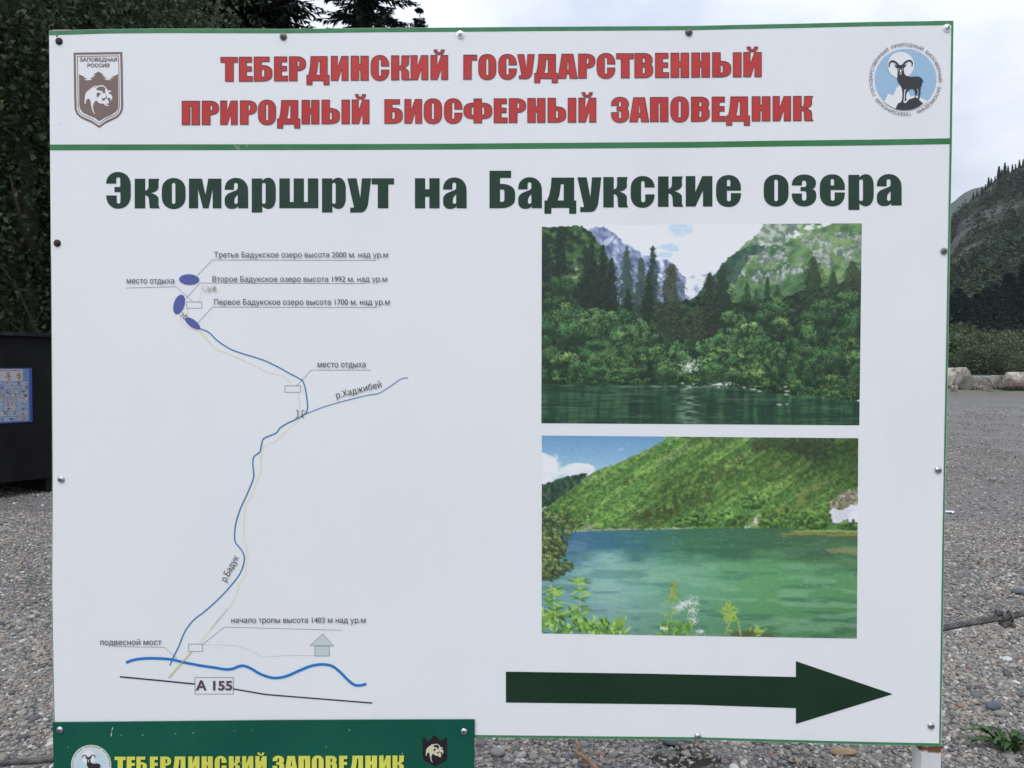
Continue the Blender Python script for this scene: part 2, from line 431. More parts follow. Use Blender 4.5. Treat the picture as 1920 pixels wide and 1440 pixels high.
G['и'] = (75, [[(0, 0), (0, 83.5), (27, 83.5), (27, 40), (46.5, 83.5), (75, 83.5), (75, 0), (48.5, 0), (48.5, 44), (27.5, 0)]], [])
G['е'] = (70, [[(30.5, 42.7), (70, 42.7), (70, 85.5, 36, 33), (0, 85.5, 33, 33), (0, -2, 33, 33), (70, -2, 33, 34), (70, 36), (41.5, 36), (41.5, 13.6, 5), (30.5, 13.6, 5)]], [[(30.5, 55), (30.5, 73, 4.6), (40, 73, 4.6), (40, 55)]])
G['з'] = (69, [[(0, 55.5), (28.5, 55.5), (28.5, 69, 6), (40.5, 69, 6), (40.5, 51, 6, 6), (24.5, 51), (24.5, 40), (41, 40, 6, 6), (41, 14, 6), (28.5, 14, 6), (28.5, 33.5), (0, 33.5), (0, -2, 32, 34), (69, -2, 34, 28), (69, 42, 14, 9), (57, 45.5), (68, 49, 9, 14), (68, 85.5, 26, 32), (0, 85.5, 34, 28)]], [])

def letter(pr, ch, x0, x1, base, unit, outline=None, ow=1.2, shift=(0, 0)):
    """one heavy letter: its left and right edge, its baseline and photo pixels per unit of height"""
    wd, outs, holes = G[ch]; sx = (x1 - x0) / wd
    T = lambda c: np.array([(x0 + p[0] * sx + shift[0], base - p[1] * unit + shift[1]) for p in rounded(c)])
    O = [T(c) for c in outs]; H = [T(c) for c in holes]
    for i, o_ in enumerate(O): pr.poly(o_, H if i == 0 else ())
    if outline is not None:
        for c in O + H: outline.ribbon(c, ow, closed=True)

# ------------------------------------------------------------------ materials of the sign
M = {}
def sheet_white():
    m = noisy('sheet_white', [(.22, (.72, .72, .715)), (.42, (.785, .785, .785)), (.8, (.81, .81, .81))], scale=2.2, detail=5, rough=.30, spec=.45, bump=.045, bscale=1.5)
    return m
M['white'] = sheet_white()
M['green_border'] = noisy('border_green', [(.3, ink(50, 108, 74)), (.7, ink(66, 124, 90))], scale=30, rough=.35)
M['divider'] = noisy('divider_green', [(.3, ink(44, 104, 66)), (.7, ink(58, 116, 78))], scale=14, rough=.35)
M['red'] = noisy('letter_red', [(.35, ink(160, 48, 50)), (.65, ink(170, 58, 58))], scale=9, rough=.35)
M['red_edge'] = mat('letter_edge', ink(88, 44, 52), .4)
M['headline'] = noisy('letter_green', [(.35, ink(14, 44, 31)), (.65, ink(21, 51, 38))], scale=7, rough=.3, spec=.4)
M['arrow'] = noisy('arrow_green', [(.35, ink(18, 42, 30)), (.65, ink(23, 48, 35))], scale=4, rough=.3, spec=.35)
M['brown'] = mat('emblem_brown', ink(106, 90, 88), .4)
M['paper'] = mat('emblem_white', (.79, .79, .79, 1), .36)
M['paleblue'] = mat('emblem_blue', ink(135, 170, 205), .36)
M['black'] = mat('emblem_black', ink(38, 40, 46), .36)
M['ringtext'] = mat('ring_lettering', ink(62, 62, 72), .4)
M['maptext'] = mat('map_lettering', ink(50, 52, 60), .4)
M['greytext'] = mat('road_lettering', ink(78, 70, 76), .4)
M['hair'] = mat('map_hairline', ink(120, 126, 138), .4)
M['pale'] = mat('map_pale_line', ink(178, 184, 190), .4)
M['river'] = mat('map_river_blue', ink(44, 108, 166), .36)
M['river2'] = mat('map_main_river_blue', ink(22, 108, 182), .36)
M['lake'] = mat('map_lake_blue', ink(72, 84, 152), .36)
M['yellow'] = mat('map_path_yellow', ink(202, 202, 140), .4)
M['ochre'] = mat('map_bridge_ochre', ink(182, 166, 74), .4)
M['road'] = mat('map_road_black', ink(34, 30, 46), .4)
M['house'] = mat('map_house_grey', ink(176, 188, 198), .4)
M['back'] = noisy('bare_metal', [(.3, (.25, .26, .27)), (.7, (.38, .39, .40))], scale=8, rough=.5, metal=.6)
M['sign_green'] = noisy('sheet_green', [(.3, ink(10, 72, 60)), (.7, ink(16, 82, 68))], scale=5, rough=.3, bump=.03, bscale=2)
M['lime'] = noisy('letter_lime', [(.3, ink(178, 184, 78)), (.7, ink(196, 200, 92))], scale=12, rough=.4)
M['shadow_ink'] = mat('letter_black', ink(14, 26, 24), .4)
M['chrome'] = noisy('screw_steel', [(.3, (.45, .46, .48)), (.7, (.62, .63, .65))], scale=60, rough=.22, metal=1.0, bump=.05)
M['bright'] = noisy('screw_zinc', [(.3, (.70, .72, .74)), (.7, (.82, .83, .84))], scale=60, rough=.32, metal=.8)
M['dull'] = noisy('screw_weathered', [(.3, (.10, .09, .085)), (.7, (.22, .21, .20))], scale=90, rough=.5, metal=.7)
M['rusty'] = noisy('screw_rusty', [(.3, (.025, .016, .014)), (.7, (.06, .04, .035))], scale=90, rough=.65, metal=.2)
M['recess'] = mat('screw_recess', (.02, .02, .022, 1), .6)
M['rubber'] = mat('screw_washer', (.3, .31, .32, 1), .5)

# white paint that has rusted through just under the sheet and at the top of the post
def post_paint(z_rust, z_top):
    m = noisy('post_white_paint', [(.3, (.55, .55, .53)), (.6, (.72, .72, .70))], scale=12, rough=.5, bump=.08, bscale=60)
    t = m.node_tree; b = t.nodes['Principled BSDF']
    src = b.inputs['Base Color'].links[0].from_socket
    g = t.nodes.new('ShaderNodeNewGeometry'); sx = t.nodes.new('ShaderNodeSeparateXYZ'); t.links.new(g.outputs['Position'], sx.inputs[0])
    n = t.nodes.new('ShaderNodeTexNoise'); n.inputs['Scale'].default_value = 45; n.inputs['Detail'].default_value = 5; t.links.new(g.outputs['Position'], n.inputs['Vector'])
    tot = None
    for z0, rad in ((z_rust, .016), (z_top, .03)):
        s = t.nodes.new('ShaderNodeMath'); s.operation = 'SUBTRACT'; s.inputs[1].default_value = z0; t.links.new(sx.outputs['Z'], s.inputs[0])
        a = t.nodes.new('ShaderNodeMath'); a.operation = 'ABSOLUTE'; t.links.new(s.outputs[0], a.inputs[0])
        r = t.nodes.new('ShaderNodeMapRange'); r.inputs['From Min'].default_value = rad; r.inputs['From Max'].default_value = 0
        t.links.new(a.outputs[0], r.inputs['Value'])
        if tot is None: tot = r.outputs[0]
        else:
            q = t.nodes.new('ShaderNodeMath'); q.operation = 'ADD'; t.links.new(tot, q.inputs[0]); t.links.new(r.outputs[0], q.inputs[1]); tot = q.outputs[0]
    p = t.nodes.new('ShaderNodeMath'); p.operation = 'MULTIPLY'; t.links.new(tot, p.inputs[0]); t.links.new(n.outputs['Fac'], p.inputs[1])
    rp = t.nodes.new('ShaderNodeMapRange'); rp.inputs['From Min'].default_value = .22; rp.inputs['From Max'].default_value = .36; t.links.new(p.outputs[0], rp.inputs['Value'])
    mx = t.nodes.new('ShaderNodeMix'); mx.data_type = 'RGBA'; mx.inputs['B'].default_value = (.16, .07, .03, 1)
    t.links.new(rp.outputs[0], mx.inputs['Factor']); t.links.new(src, mx.inputs['A']); t.links.new(mx.outputs['Result'], b.inputs['Base Color'])
    return m

# ------------------------------------------------------------------ the big sign
ctr = S(940, 1390)
sign = thing('info_sign', (ctr[0], .03, 0), 'large white trail information sign with a route map, two lake photographs and a green arrow', 'sign')

TOP = [(92, 57.5), (200, 54.6), (300, 53.6), (531, 54.2), (700, 52.3), (860, 51.3), (1000, 50), (1300, 48.3), (1400, 46), (1500, 44), (1640, 40.8), (1788, 38.6)]
RIGHT = [(1788, 38.6), (1785, 270), (1781, 480), (1777.3, 700), (1773, 880), (1770.3, 1060), (1767.5, 1230), (1764.5, 1399)]
BOT = [(1764.5, 1399.3), (1598.7, 1395.4), (1455, 1391.5), (1311, 1387.3), (1095, 1385.3), (890, 1383), (500, 1379), (101, 1376)]
LEFT = [(101, 1376), (98.3, 1230), (96.6, 1100), (98, 900), (97, 700), (95.5, 480), (94, 300), (93, 150), (92, 57.5)]
outline = TOP[:-1] + RIGHT[:-1] + BOT[:-1] + LEFT[:-1]
outline = dens(outline, 80)
front = np.array([S(*p) for p in outline]); back = front + np.array([0, .003, 0])
n = len(front)
tri = tessellate_polygon([[Vector((p[0], p[1], 0)) for p in outline]])
pv = np.vstack([front, back]); pf = [tuple(t) for t in tri]
pf += [tuple(i + n for i in t)[::-1] for t in tri] + [(i, (i + 1) % n, n + (i + 1) % n, n + i) for i in range(n)]
obj('panel', pv, pf, M['white'], sign)

def band(name, A, B, m, layer=1):
    """strip of print between two equally long pixel lines"""
    p = Print(layer); k = len(A)
    for q in A: p.v.append(S(q[0], q[1], layer))
    for q in B: p.v.append(S(q[0], q[1], layer))
    p.f = [(i, i + 1, k + i + 1, k + i) for i in range(k - 1)]
    return p.build(name, m, sign)
ins = .3
t_out = [(x, y + ins) for x, y in TOP]; t_in = [(x, y + 8.2) for x, y in TOP]
t_out[-1] = (1787.7, 38.9); t_in[-1] = (1787.5, 46.9); t_out[0] = (92.3, 58); t_in[0] = (92.3, 66)
band('border_strip', t_out, t_in, M['green_border'])
W_ = [4.2, 4.4, 4.2, 4.4, 3.6, 4.2, 4.0, 3.6]
band('border_strip', [(x - ins, y + (8.2 if i == 0 else (-5.2 if i == len(RIGHT) - 1 else 0))) for i, (x, y) in enumerate(RIGHT)],
     [(x - w, y + (8.2 if i == 0 else (-5.2 if i == len(RIGHT) - 1 else 0))) for (i, (x, y)), w in zip(enumerate(RIGHT), W_)], M['green_border'])
b_out = [(x, y - ins) for x, y in BOT]; b_in = [(x, y - 5.0) for x, y in BOT]; b_out[0] = (1764.2, 1399); b_in[0] = (1764.2, 1394)
band('border_strip', b_out, b_in, M['green_border'])
LL = LEFT[:6]
band('border_strip', [(x + ins, y - (5.2 if i == 0 else 0)) for i, (x, y) in enumerate(LL)], [(x + 1.7 - .22 * i, y - (5.2 if i == 0 else 0)) for i, (x, y) in enumerate(LL)], M['green_border'])
DT = [(93.6, 270.9), (300, 270.6), (500, 270.4), (700, 270), (860, 269.2), (1070, 267.6), (1300, 266), (1460, 263.6), (1640, 261.6), (1781.2, 259.3)]
band('divider_strip', DT, [(x, y + 10.9) for x, y in DT], M['divider'])
sc = Print(2)
for a, b in (((440, 272), (446, 281)), ((446, 272), (449, 280)), ((461, 271), (464, 275.5))): sc.ribbon([a, b], .7)
sc.build('scratches', M['pale'], sign)

# title, two lines of red capitals
L1 = [('Т', 413.7, 445.3), ('Е', 448.3, 473.3), ('Б', 476.3, 510), ('Е', 514.2, 539.2), ('Р', 542.2, 573.3), ('Д', 575, 617.2), ('И', 620.8, 652.8), ('Н', 658, 690.8),
      ('С', 695.5, 729.2), ('К', 733.7, 768.3), ('И', 770.3, 802.5), ('Й', 807.5, 839.7), ('Г', 869.2, 894.2), ('О', 897.2, 930), ('С', 934.7, 968.7), ('У', 970.3, 1002),
      ('Д', 1002.2, 1045.5), ('А', 1046.2, 1082.5), ('Р', 1084.5, 1115.8), ('С', 1119.2, 1153.3), ('Т', 1155.8, 1187.8), ('В', 1190, 1224.2), ('Е', 1228.8, 1254.2),
      ('Н', 1257.8, 1291.7), ('Н', 1296.7, 1330.8), ('Ы', 1335.8, 1390), ('Й', 1394.2, 1427.8)]
L2 = [('П', 341.2, 374.2), ('Р', 378.8, 410), ('И', 413.3, 445), ('Р', 450.3, 481.2), ('О', 484.2, 517), ('Д', 520, 562.2), ('Н', 565.8, 598.3), ('Ы', 603.3, 655.5), ('Й', 660, 692),
      ('Б', 721.2, 754.5), ('И', 758.7, 790.8), ('О', 795, 828.3), ('С', 833, 866.7), ('Ф', 869.5, 922.5), ('Е', 926.2, 951.2), ('Р', 954.5, 985.8), ('Н', 989.2, 1022.2),
      ('Ы', 1027.2, 1080), ('Й', 1085, 1117.5), ('З', 1146.2, 1179.2), ('А', 1180.5, 1216.7), ('П', 1219.2, 1252.8), ('О', 1257.5, 1291.3), ('В', 1296.2, 1330.3),
      ('Е', 1335, 1360), ('Д', 1362, 1405.8), ('Н', 1410, 1444.2), ('И', 1449.2, 1482.8), ('К', 1487.5, 1524.2)]
def words(LN, gap):
    r = [[LN[0]]]
    for a, b in zip(LN, LN[1:]):
        if b[1] - a[2] > gap: r.append([])
        r[-1].append(b)
    return r
for LN, (xa, ba, xb, bb), (ca, cb) in ((L1, (430, 152.5, 1411, 143.7), (.453, .457)), (L2, (357, 233.8, 1505, 226.2), (.443, .459))):
    for wd in words(LN, 20):
        pr, ol = Print(2), Print(3)
        for ch, x0, x1 in wd:
            q = ((x0 + x1) / 2 - xa) / (xb - xa)
            letter(pr, ch, x0, x1, ba + (bb - ba) * q, ca + (cb - ca) * q, ol)
        t_ = pr.build('title_word', M['red'], sign); ol.build('letter_outline', M['red_edge'], t_)
# headline
HL = [('Э', 198.8, 245), ('к', 252.5, 299.5), ('о', 303.3, 347.8), ('м', 354.2, 415), ('а', 421.3, 465.3), ('р', 472, 517), ('ш', 523.7, 596.7), ('р', 603.7, 648.3), ('у', 651.2, 695.8), ('т', 696.7, 738.7),
      ('н', 778, 824.2), ('а', 830.8, 875), ('Б', 917.8, 965.8), ('а', 971.7, 1016.2), ('д', 1020.8, 1080.5), ('у', 1082.5, 1127.5), ('к', 1131.2, 1178), ('с', 1182.5, 1227.5),
      ('к', 1233.7, 1281.2), ('и', 1285.8, 1335.8), ('е', 1342.7, 1389.4), ('о', 1432.1, 1478.6), ('з', 1484.7, 1530.8), ('е', 1537.2, 1584.2), ('р', 1590.8, 1638.3), ('а', 1644.2, 1690.8)]
hx = [220, 560, 800, 995, 1155, 1310, 1455, 1668]; hb = [390.6, 390.2, 390.4, 390.2, 388.8, 387, 385.8, 385]; hu = [.664, .668, .674, .680, .682, .682, .685, .688]
for wd in words(HL, 20):
    pr = Print(2)
    for ch, x0, x1 in wd:
        xm = (x0 + x1) / 2; u = np.interp(xm, hx, hu)
        letter(pr, ch, x0, x1, np.interp(xm, hx, hb), u * (1.035 if ch == 'Б' else 1.0))
    pr.build('headline_word', M['headline'], sign)
# arrow
Z = lambda ox, oy, s: (lambda pts: [(ox + x / s, oy + y / s) for x, y in pts])
pr = Print(2); pr.poly(dens(Z(880, 1220, 2.087)([(143, 82), (700, 90), (1278, 103), (1278, 41), (1657, 170), (1278, 287), (1278, 225), (860, 211), (143, 203)]), 90)); pr.build('arrow', M['arrow'], sign)

# ---- emblems
I_ = lambda x, y: (x, y)
def shield_poly(i):
    """shield outline drawn i zoom-pixels inside the outer one"""
    s = .8
    pts = [(152 + i, 158 + i), (925 - i, 148 + i), (932 - i, 400), (940 - i, 985), (935 - i, 1060 - i * .15), (908 - i * .9, 1130 - i * .35), (850 - i * .6, 1190 - i * .75), (760 - i * .4, 1235 - i), (668 - i * .3, 1280 - i),
           (600 - i * .1, 1326 - i), (558, 1356 - i * 1.15), (516 + i * .1, 1326 - i), (440 + i * .3, 1275 - i), (350 + i * .4, 1238 - i), (258 + i * .6, 1192 - i * .75), (198 + i * .9, 1135 - i * .35), (168 + i, 1062 - i * .15), (160 + i, 800), (155 + i, 400)]
    return [(120 + x / 8.469, 80 + y / 8.469) for x, y in pts]
def field_poly():
    top = [(237, 500), (300, 530), (336, 540), (295, 548), (340, 562), (370, 572), (328, 580), (335, 598), (450, 590), (408, 566), (478, 556), (440, 545), (502, 521), (470, 505), (545, 457), (625, 503), (588, 506),
           (655, 534), (600, 540), (692, 560), (640, 570), (660, 590), (768, 595), (718, 575), (762, 562), (800, 550), (753, 540), (812, 524), (858, 495)]
    low = [(862, 1000), (855, 1055), (820, 1100), (740, 1150), (640, 1195), (558, 1248), (490, 1195), (390, 1155), (300, 1110), (255, 1050), (243, 980)]
    return [(120 + x / 8.469, 80 + y / 8.469) for x, y in top + low]
BEAR = Z(150, 150, 19.2)([(165, 840), (188, 862), (205, 845), (215, 770), (240, 700), (288, 668), (338, 688), (375, 750), (390, 850), (405, 960), (430, 1070), (470, 1160), (520, 1225), (540, 1218), (500, 1140), (475, 1040), (468, 930), (490, 840),
    (530, 775), (580, 728), (620, 770), (670, 820), (725, 850), (800, 840), (850, 860), (900, 905), (950, 935), (1000, 941), (1035, 922), (1052, 880), (1020, 897), (960, 885), (945, 858), (1000, 847), (1056, 825), (1030, 770), (1000, 700), (980, 662),
    (1030, 638), (1080, 650), (1100, 690), (1088, 735), (1110, 742), (1150, 690), (1165, 630), (1150, 560), (1110, 510), (1030, 490), (1050, 450), (1080, 425), (1128, 420), (1125, 393), (1090, 368), (1005, 380), (960, 300), (900, 230), (830, 185),
    (770, 173), (700, 185), (640, 210), (560, 195), (490, 215), (420, 270), (340, 330), (250, 400), (200, 470), (172, 560), (162, 680)])
BEAR_H = [Z(150, 150, 19.2)(h) for h in (
    [(580, 325), (620, 280), (690, 240), (770, 230), (850, 245), (900, 280), (917, 310), (898, 360), (905, 420), (930, 455), (900, 466), (808, 462), (815, 430), (800, 400), (720, 375), (600, 355)],
    [(600, 480), (640, 450), (690, 450), (750, 490), (690, 550), (625, 627), (598, 590)], [(505, 282), (540, 242), (595, 237), (540, 268)],
    [(783, 685), (800, 655), (880, 650), (940, 638), (930, 590), (918, 558), (940, 558), (968, 600), (976, 650), (950, 668), (905, 690), (865, 742), (808, 738)])]
def tr(T, pts): return [T(*p) for p in pts]
# shield emblem on the white sheet
pr = Print(1); pr.poly(shield_poly(0), [shield_poly(34)]); pr.poly(shield_poly(55), [shield_poly(66)])
em = pr.build('shield_emblem', M['brown'], sign)
em['label'] = 'brown shield emblem with a white bear under fir tops'
pr = Print(1); pr.poly(field_poly(), [BEAR]);
for h in BEAR_H: pr.poly(h)
pr.build('bear_field', M['brown'], em)
pr = Print(2); pr.text('ЗАПОВЕДНАЯ', 120 + 250 / 8.469, 120 + 838 / 8.469, 80 + 296 / 8.469, 6.9, bold=.02); pr.text('РОССИЯ', 120 + 372 / 8.469, 120 + 716 / 8.469, 80 + 387 / 8.469, 6.7, bold=.02)
pr.build('emblem_lettering', M['brown'], em)

ZG = Z(1655, 105, 13.71); Z9 = Z(1610, 70, 9)
GOAT = ZG([(435, 232), (405, 252), (380, 262), (345, 228), (310, 220), (320, 258), (340, 290), (385, 320), (387, 400), (383, 480), (378, 590), (400, 640), (430, 700), (450, 760), (492, 820), (502, 900), (511, 980), (505, 1060), (497, 1130), (465, 1190), (400, 1215),
    (365, 1280), (330, 1350), (430, 1376), (560, 1386), (700, 1378), (820, 1350), (940, 1295), (1040, 1222), (985, 1170), (932, 1128), (955, 1090), (958, 1020), (973, 960), (972, 900), (980, 810), (1005, 750), (1020, 657), (1046, 670), (1045, 645), (1020, 590),
    (970, 545), (900, 522), (830, 525), (730, 538), (650, 515), (580, 490), (552, 430), (545, 370), (545, 312), (560, 290), (600, 255), (615, 218), (580, 225), (545, 258), (505, 236), (470, 224)])
GOAT_H = [ZG([(600, 840), (562, 870), (550, 960), (545, 1080), (538, 1150), (535, 1185), (560, 1208), (610, 1198), (650, 1140), (700, 1108), (810, 1074), (835, 1010), (840, 935), (820, 885), (800, 840), (705, 838), (640, 915), (612, 985), (602, 1080), (618, 1128), (600, 1152), (568, 1150), (562, 1120), (574, 1050), (574, 960), (586, 900), (606, 855)]),
          ZG([(882, 815), (905, 810), (925, 850), (930, 940), (920, 1010), (905, 1092), (870, 1068), (840, 1064), (852, 1020), (897, 960), (902, 920), (884, 880)])]
HORN = [ZG([(432, 236), (400, 190), (350, 140), (290, 111), (230, 109), (180, 140), (154, 190), (154, 240), (176, 292), (192, 285), (180, 235), (187, 190), (216, 160), (268, 152), (318, 172), (362, 215), (386, 258)]),
        ZG([(496, 228), (538, 170), (598, 120), (660, 97), (722, 97), (767, 140), (782, 190), (771, 240), (746, 276), (740, 260), (752, 220), (748, 180), (724, 146), (690, 131), (640, 146), (592, 186), (540, 255)])]
FACE = [ZG([(452, 340), (474, 336), (484, 420), (438, 424)]), ZG([(430, 440), (446, 432), (452, 452), (434, 455)]), ZG([(470, 452), (476, 432), (492, 438), (486, 456)]), ZG([(442, 464), (480, 464), (474, 480), (448, 480)]),
        ZG([(396, 322), (424, 316), (424, 330), (402, 334)]), ZG([(500, 330), (508, 314), (536, 320), (528, 332)]), ZG([(400, 358), (420, 352), (420, 372), (404, 376)]), ZG([(502, 352), (522, 356), (518, 374), (502, 370)])]
gc = np.array([1610 + 792 / 9, 70 + 708 / 9])
def circ(c, rx, ry=None, k=64, a0=0, a1=2 * math.pi, end=False):
    ry = ry or rx
    return [(c[0] + rx * math.cos(a), c[1] + ry * math.sin(a)) for a in np.linspace(a0, a1, k, endpoint=end)]
WORDS = [('ТЕБЕРДИНСКИЙ', -9.3, 56), ('ГОСУДАРСТВЕННЫЙ', 62.5, 150), ('ПРИРОДНЫЙ', 156.3, 210.5), ('БИОСФЕРНЫЙ', 216.5, 274.5), ('ЗАПОВЕДНИК', 281.5, 341.3)]
def goat_emblem(parent, T, y0, blue, disc=None, l0=1):
    sc_ = T(1, 0)[0] - T(0, 0)[0]
    if disc:
        p = Print(l0, y0); p.poly(tr(T, circ(gc, 70.5))); root_ = p.build('roundel_emblem', disc, parent)
        p = Print(l0 + 1, y0); p.poly(tr(T, circ(gc, 58))); p.build('sky_disc', blue, root_)
    else:
        p = Print(l0, y0); p.poly(tr(T, circ(gc, 58, 57))); root_ = p.build('roundel_emblem', blue, parent)
    root_['label'] = 'round emblem of a black mountain goat before a pale moon'
    p = Print(l0 + 2, y0); p.poly(tr(T, circ((1610 + 712 / 9, 70 + 470 / 9), 25, 25, 40))); p.build('moon', M['paper'], root_)
    mt = Z9([(425, 1085), (500, 950), (582, 982), (635, 850), (690, 800), (760, 800), (840, 930), (870, 996), (935, 985), (1000, 992), (1150, 1070)])
    a0 = math.atan2(mt[-1][1] - gc[1], mt[-1][0] - gc[0]); a1 = math.atan2(mt[0][1] - gc[1], mt[0][0] - gc[0])
    p = Print(l0 + 3, y0); p.poly(tr(T, mt + circ(gc, 58.6, 57.6, 16, a0, a1, True))); p.build('mountain', M['paper'], root_)
    p = Print(l0 + 4, y0); p.poly(tr(T, GOAT), [tr(T, h) for h in GOAT_H])
    for h in HORN: p.poly(tr(T, h), layer=l0 + 5)
    g_ = p.build('goat', M['black'], root_)
    p = Print(l0 + 6, y0)
    for h in FACE: p.poly(tr(T, h))
    p.build('goat_face', M['paper'], root_)
    p = Print(l0 + 3, y0); rad = 62.2; c2 = T(*gc)
    for wd, d0, d1 in WORDS:
        ln = R(d1 - d0) * rad
        def fn(a, b, d0=d0):
            th = R(d0) + a / (rad * sc_); rr = rad * sc_ + b
            return c2[0] - rr * math.sin(th), c2[1] + rr * math.cos(th)
        p.text(wd, 0, ln * sc_, 0, 6.0 * sc_, fn=fn)
    p.build('ring_lettering', M['ringtext'], root_)
    return root_
goat_emblem(sign, I_, 0.0, M['paleblue'])

# ---- trail map
A_, B_, C_, D_ = Z(200, 440, 3.4286), Z(360, 580, 4.364), Z(360, 840, 4.237), Z(160, 1130, 3.31)
riv = B_([(60, 156), (140, 190), (200, 250), (300, 318), (400, 358), (500, 388), (600, 422), (700, 470), (800, 525), (890, 573), (912, 600), (928, 655), (941, 740), (945, 805), (930, 848), (880, 885), (780, 932), (720, 970), (690, 1010), (620, 1040), (582, 1062), (570, 1100), (560, 1150)])
riv += C_([(535, 35), (490, 72), (483, 130), (490, 200), (485, 250), (440, 360), (385, 480), (350, 590), (338, 680), (345, 750), (385, 800), (412, 850), (412, 910), (385, 990), (320, 1080), (220, 1190)])
riv += D_([(740, 55), (680, 100), (640, 145), (610, 195), (580, 270), (545, 340), (525, 390)])
p = Print(2); p.ribbon(smooth_line(riv, 5), 2.3); tm = p.build('trail_map', M['river'], sign); tm['label'] = 'blue river line of the trail map with its lakes, paths and captions'
p = Print(3); p.ribbon(smooth_line(B_([(925, 858), (1030, 815), (1150, 775), (1300, 735), (1450, 700), (1530, 685), (1620, 630), (1700, 575), (1740, 561), (1768, 562)]), 6), 1.35); p.build('tributary_line', M['river'], tm)
p = Print(3); p.ribbon(smooth_line(D_([(252, 372), (300, 355), (370, 346), (450, 346), (530, 352), (600, 368), (700, 388), (800, 403), (870, 414), (915, 410), (950, 396), (985, 392), (1030, 410), (1080, 440), (1140, 462), (1190, 467), (1250, 455), (1320, 425), (1400, 393), (1470, 383), (1530, 393), (1580, 430), (1630, 480), (1670, 510), (1710, 513), (1743, 503)]), 5), 5.0); p.build('main_river_line', M['river2'], tm)
def ell(c, rx, ry, deg, k=32):
    a = R(deg); r = []
    for q in np.linspace(0, 2 * math.pi, k, endpoint=False):
        x, y = rx * math.cos(q), ry * math.sin(q)
        r.append((c[0] + x * math.cos(a) - y * math.sin(a), c[1] + x * math.sin(a) + y * math.cos(a)))
    return r
for c, rx, ry, dg in (((530, 288), 65, 34, 2), ((465, 448), 34, 65, 18), ((552, 570), 58, 24, 37)):
    p = Print(3); p.poly(A_(ell(c, rx, ry, dg))); p.build('lake', M['lake'], tm)
p = Print(3)
p.ribbon(D_([(214, 460), (450, 482), (680, 505)]), 2.6); p.ribbon(D_([(918, 535), (1120, 570), (1780, 623)]), 2.4); p.build('road_line', M['road'], tm)
p = Print(5)
for q in (A_([(605, 372), (600, 400), (580, 430)]), A_([(512, 470), (525, 497), (490, 515), (470, 535), (485, 570), (530, 597), (590, 612), (630, 645), (660, 685)]), B_([(65, 185), (120, 245), (190, 320), (280, 355), (400, 405), (500, 450), (600, 505), (680, 528), (755, 540), (790, 580), (830, 625)]),
          B_([(867, 680), (876, 760), (878, 880), (870, 900), (790, 975), (670, 1083), (585, 1110), (560, 1215)]), C_([(545, 60), (548, 170), (520, 240), (480, 350), (420, 460), (412, 540), (405, 720), (445, 820), (430, 920), (418, 1020), (370, 1075), (340, 1190), (300, 1255), (150, 1435)]),
          D_([(880, 40), (800, 138), (700, 255)])):
    p = Print(5); p.dots(q, 3.1, .92); p.build('footpath_line', M['yellow'], tm)
p = Print(5); p.ribbon(D_([(660, 303), (515, 468)]), 1.6); p.build('bridge_line', M['ochre'], tm)
def hair(name, pts, wd=.75, closed=False):
    p = Print(2); p.ribbon(pts, wd, closed=closed); p.build(name, M['hair'], tm)
for q in ([(1735, 165), (678, 162), (582, 263)], [(1660, 314), (600, 310), (508, 410)], [(1738, 468), (680, 465), (585, 567)], [(125, 342), (447, 334), (553, 430)]): hair('caption_leader', A_(q))
hair('rest_place_box', A_([(513, 432), (611, 432), (611, 472), (513, 472)]), .8, True)
hair('caption_leader', B_([(1462, 497), (977, 496), (855, 626)])); hair('rest_place_box', B_([(760, 625), (888, 625), (888, 678), (760, 678)]), .9, True)
for q in ([(1593, 171), (863, 151), (728, 258)], [(175, 272), (490, 277), (568, 348)]): hair('caption_leader', D_(q))
hair('trail_start_box', D_([(641, 257), (727, 257), (727, 303), (641, 303)]), .9, True)
hair('road_number_box', D_([(680, 464), (918, 464), (918, 567), (680, 567)]), 1.0, True)
hair('hut_roof_outline', D_([(1393, 267), (1473, 195), (1542, 268)]), .8, True); hair('hut_wall_outline', D_([(1424, 269), (1514, 269), (1514, 331), (1424, 331)]), .9, True)
p = Print(1); p.ribbon(smooth_line(D_([(727, 262), (860, 262), (950, 272), (1010, 292), (1080, 325), (1120, 337), (1250, 328), (1420, 328)]), 6), .9); p.build('track_line', M['pale'], tm)
p = Print(1); p.poly(D_([(1393, 267), (1473, 195), (1542, 268)])); p.poly(D_([(1424, 270), (1514, 270), (1514, 331), (1424, 331)])); p.build('hut_symbol', M['house'], tm)
p = Print(6); p.ribbon(B_([(850, 825), (866, 832), (866, 880), (848, 887)]), 1.3); p.ribbon(B_([(918, 823), (900, 832), (900, 878), (916, 886)]), 1.3); p.build('bridge_symbol', M['maptext'], tm); p = Print(6)
p.ribbon(A_([(485, 500), (494, 512), (478, 524), (470, 518)]), 1.3); p.ribbon(A_([(522, 524), (510, 516), (492, 534), (500, 545)]), 1.3); p.build('bridge_symbol', M['maptext'], tm)
for tx, x0, x1, bs, cp in (('Третье Бадукское озеро высота 2000 м. над ур.м', 401.3, 727.3, 482.6, 10.6), ('Второе Бадукское озеро высота 1992 м. над ур.м', 398.3, 725.7, 528.2, 10.6),
                           ('Первое Бадукское озеро высота 1700 м. над ур.м', 401.2, 730.6, 571.4, 10.8), ('место отдыха', 237.3, 326.3, 531.6, 11.2), ('место отдыха', 595.3, 685.4, 688.8, 11.6),
                           ('начало тропы высота 1403 м над ур.м', 433.7, 685.3, 1168, 10.8), ('подвесной мост', 187.8, 302.6, 1209.6, 11.2)):
    p = Print(6); p.text(tx, x0, x1, bs, cp); p.build('caption', M['maptext'], tm)
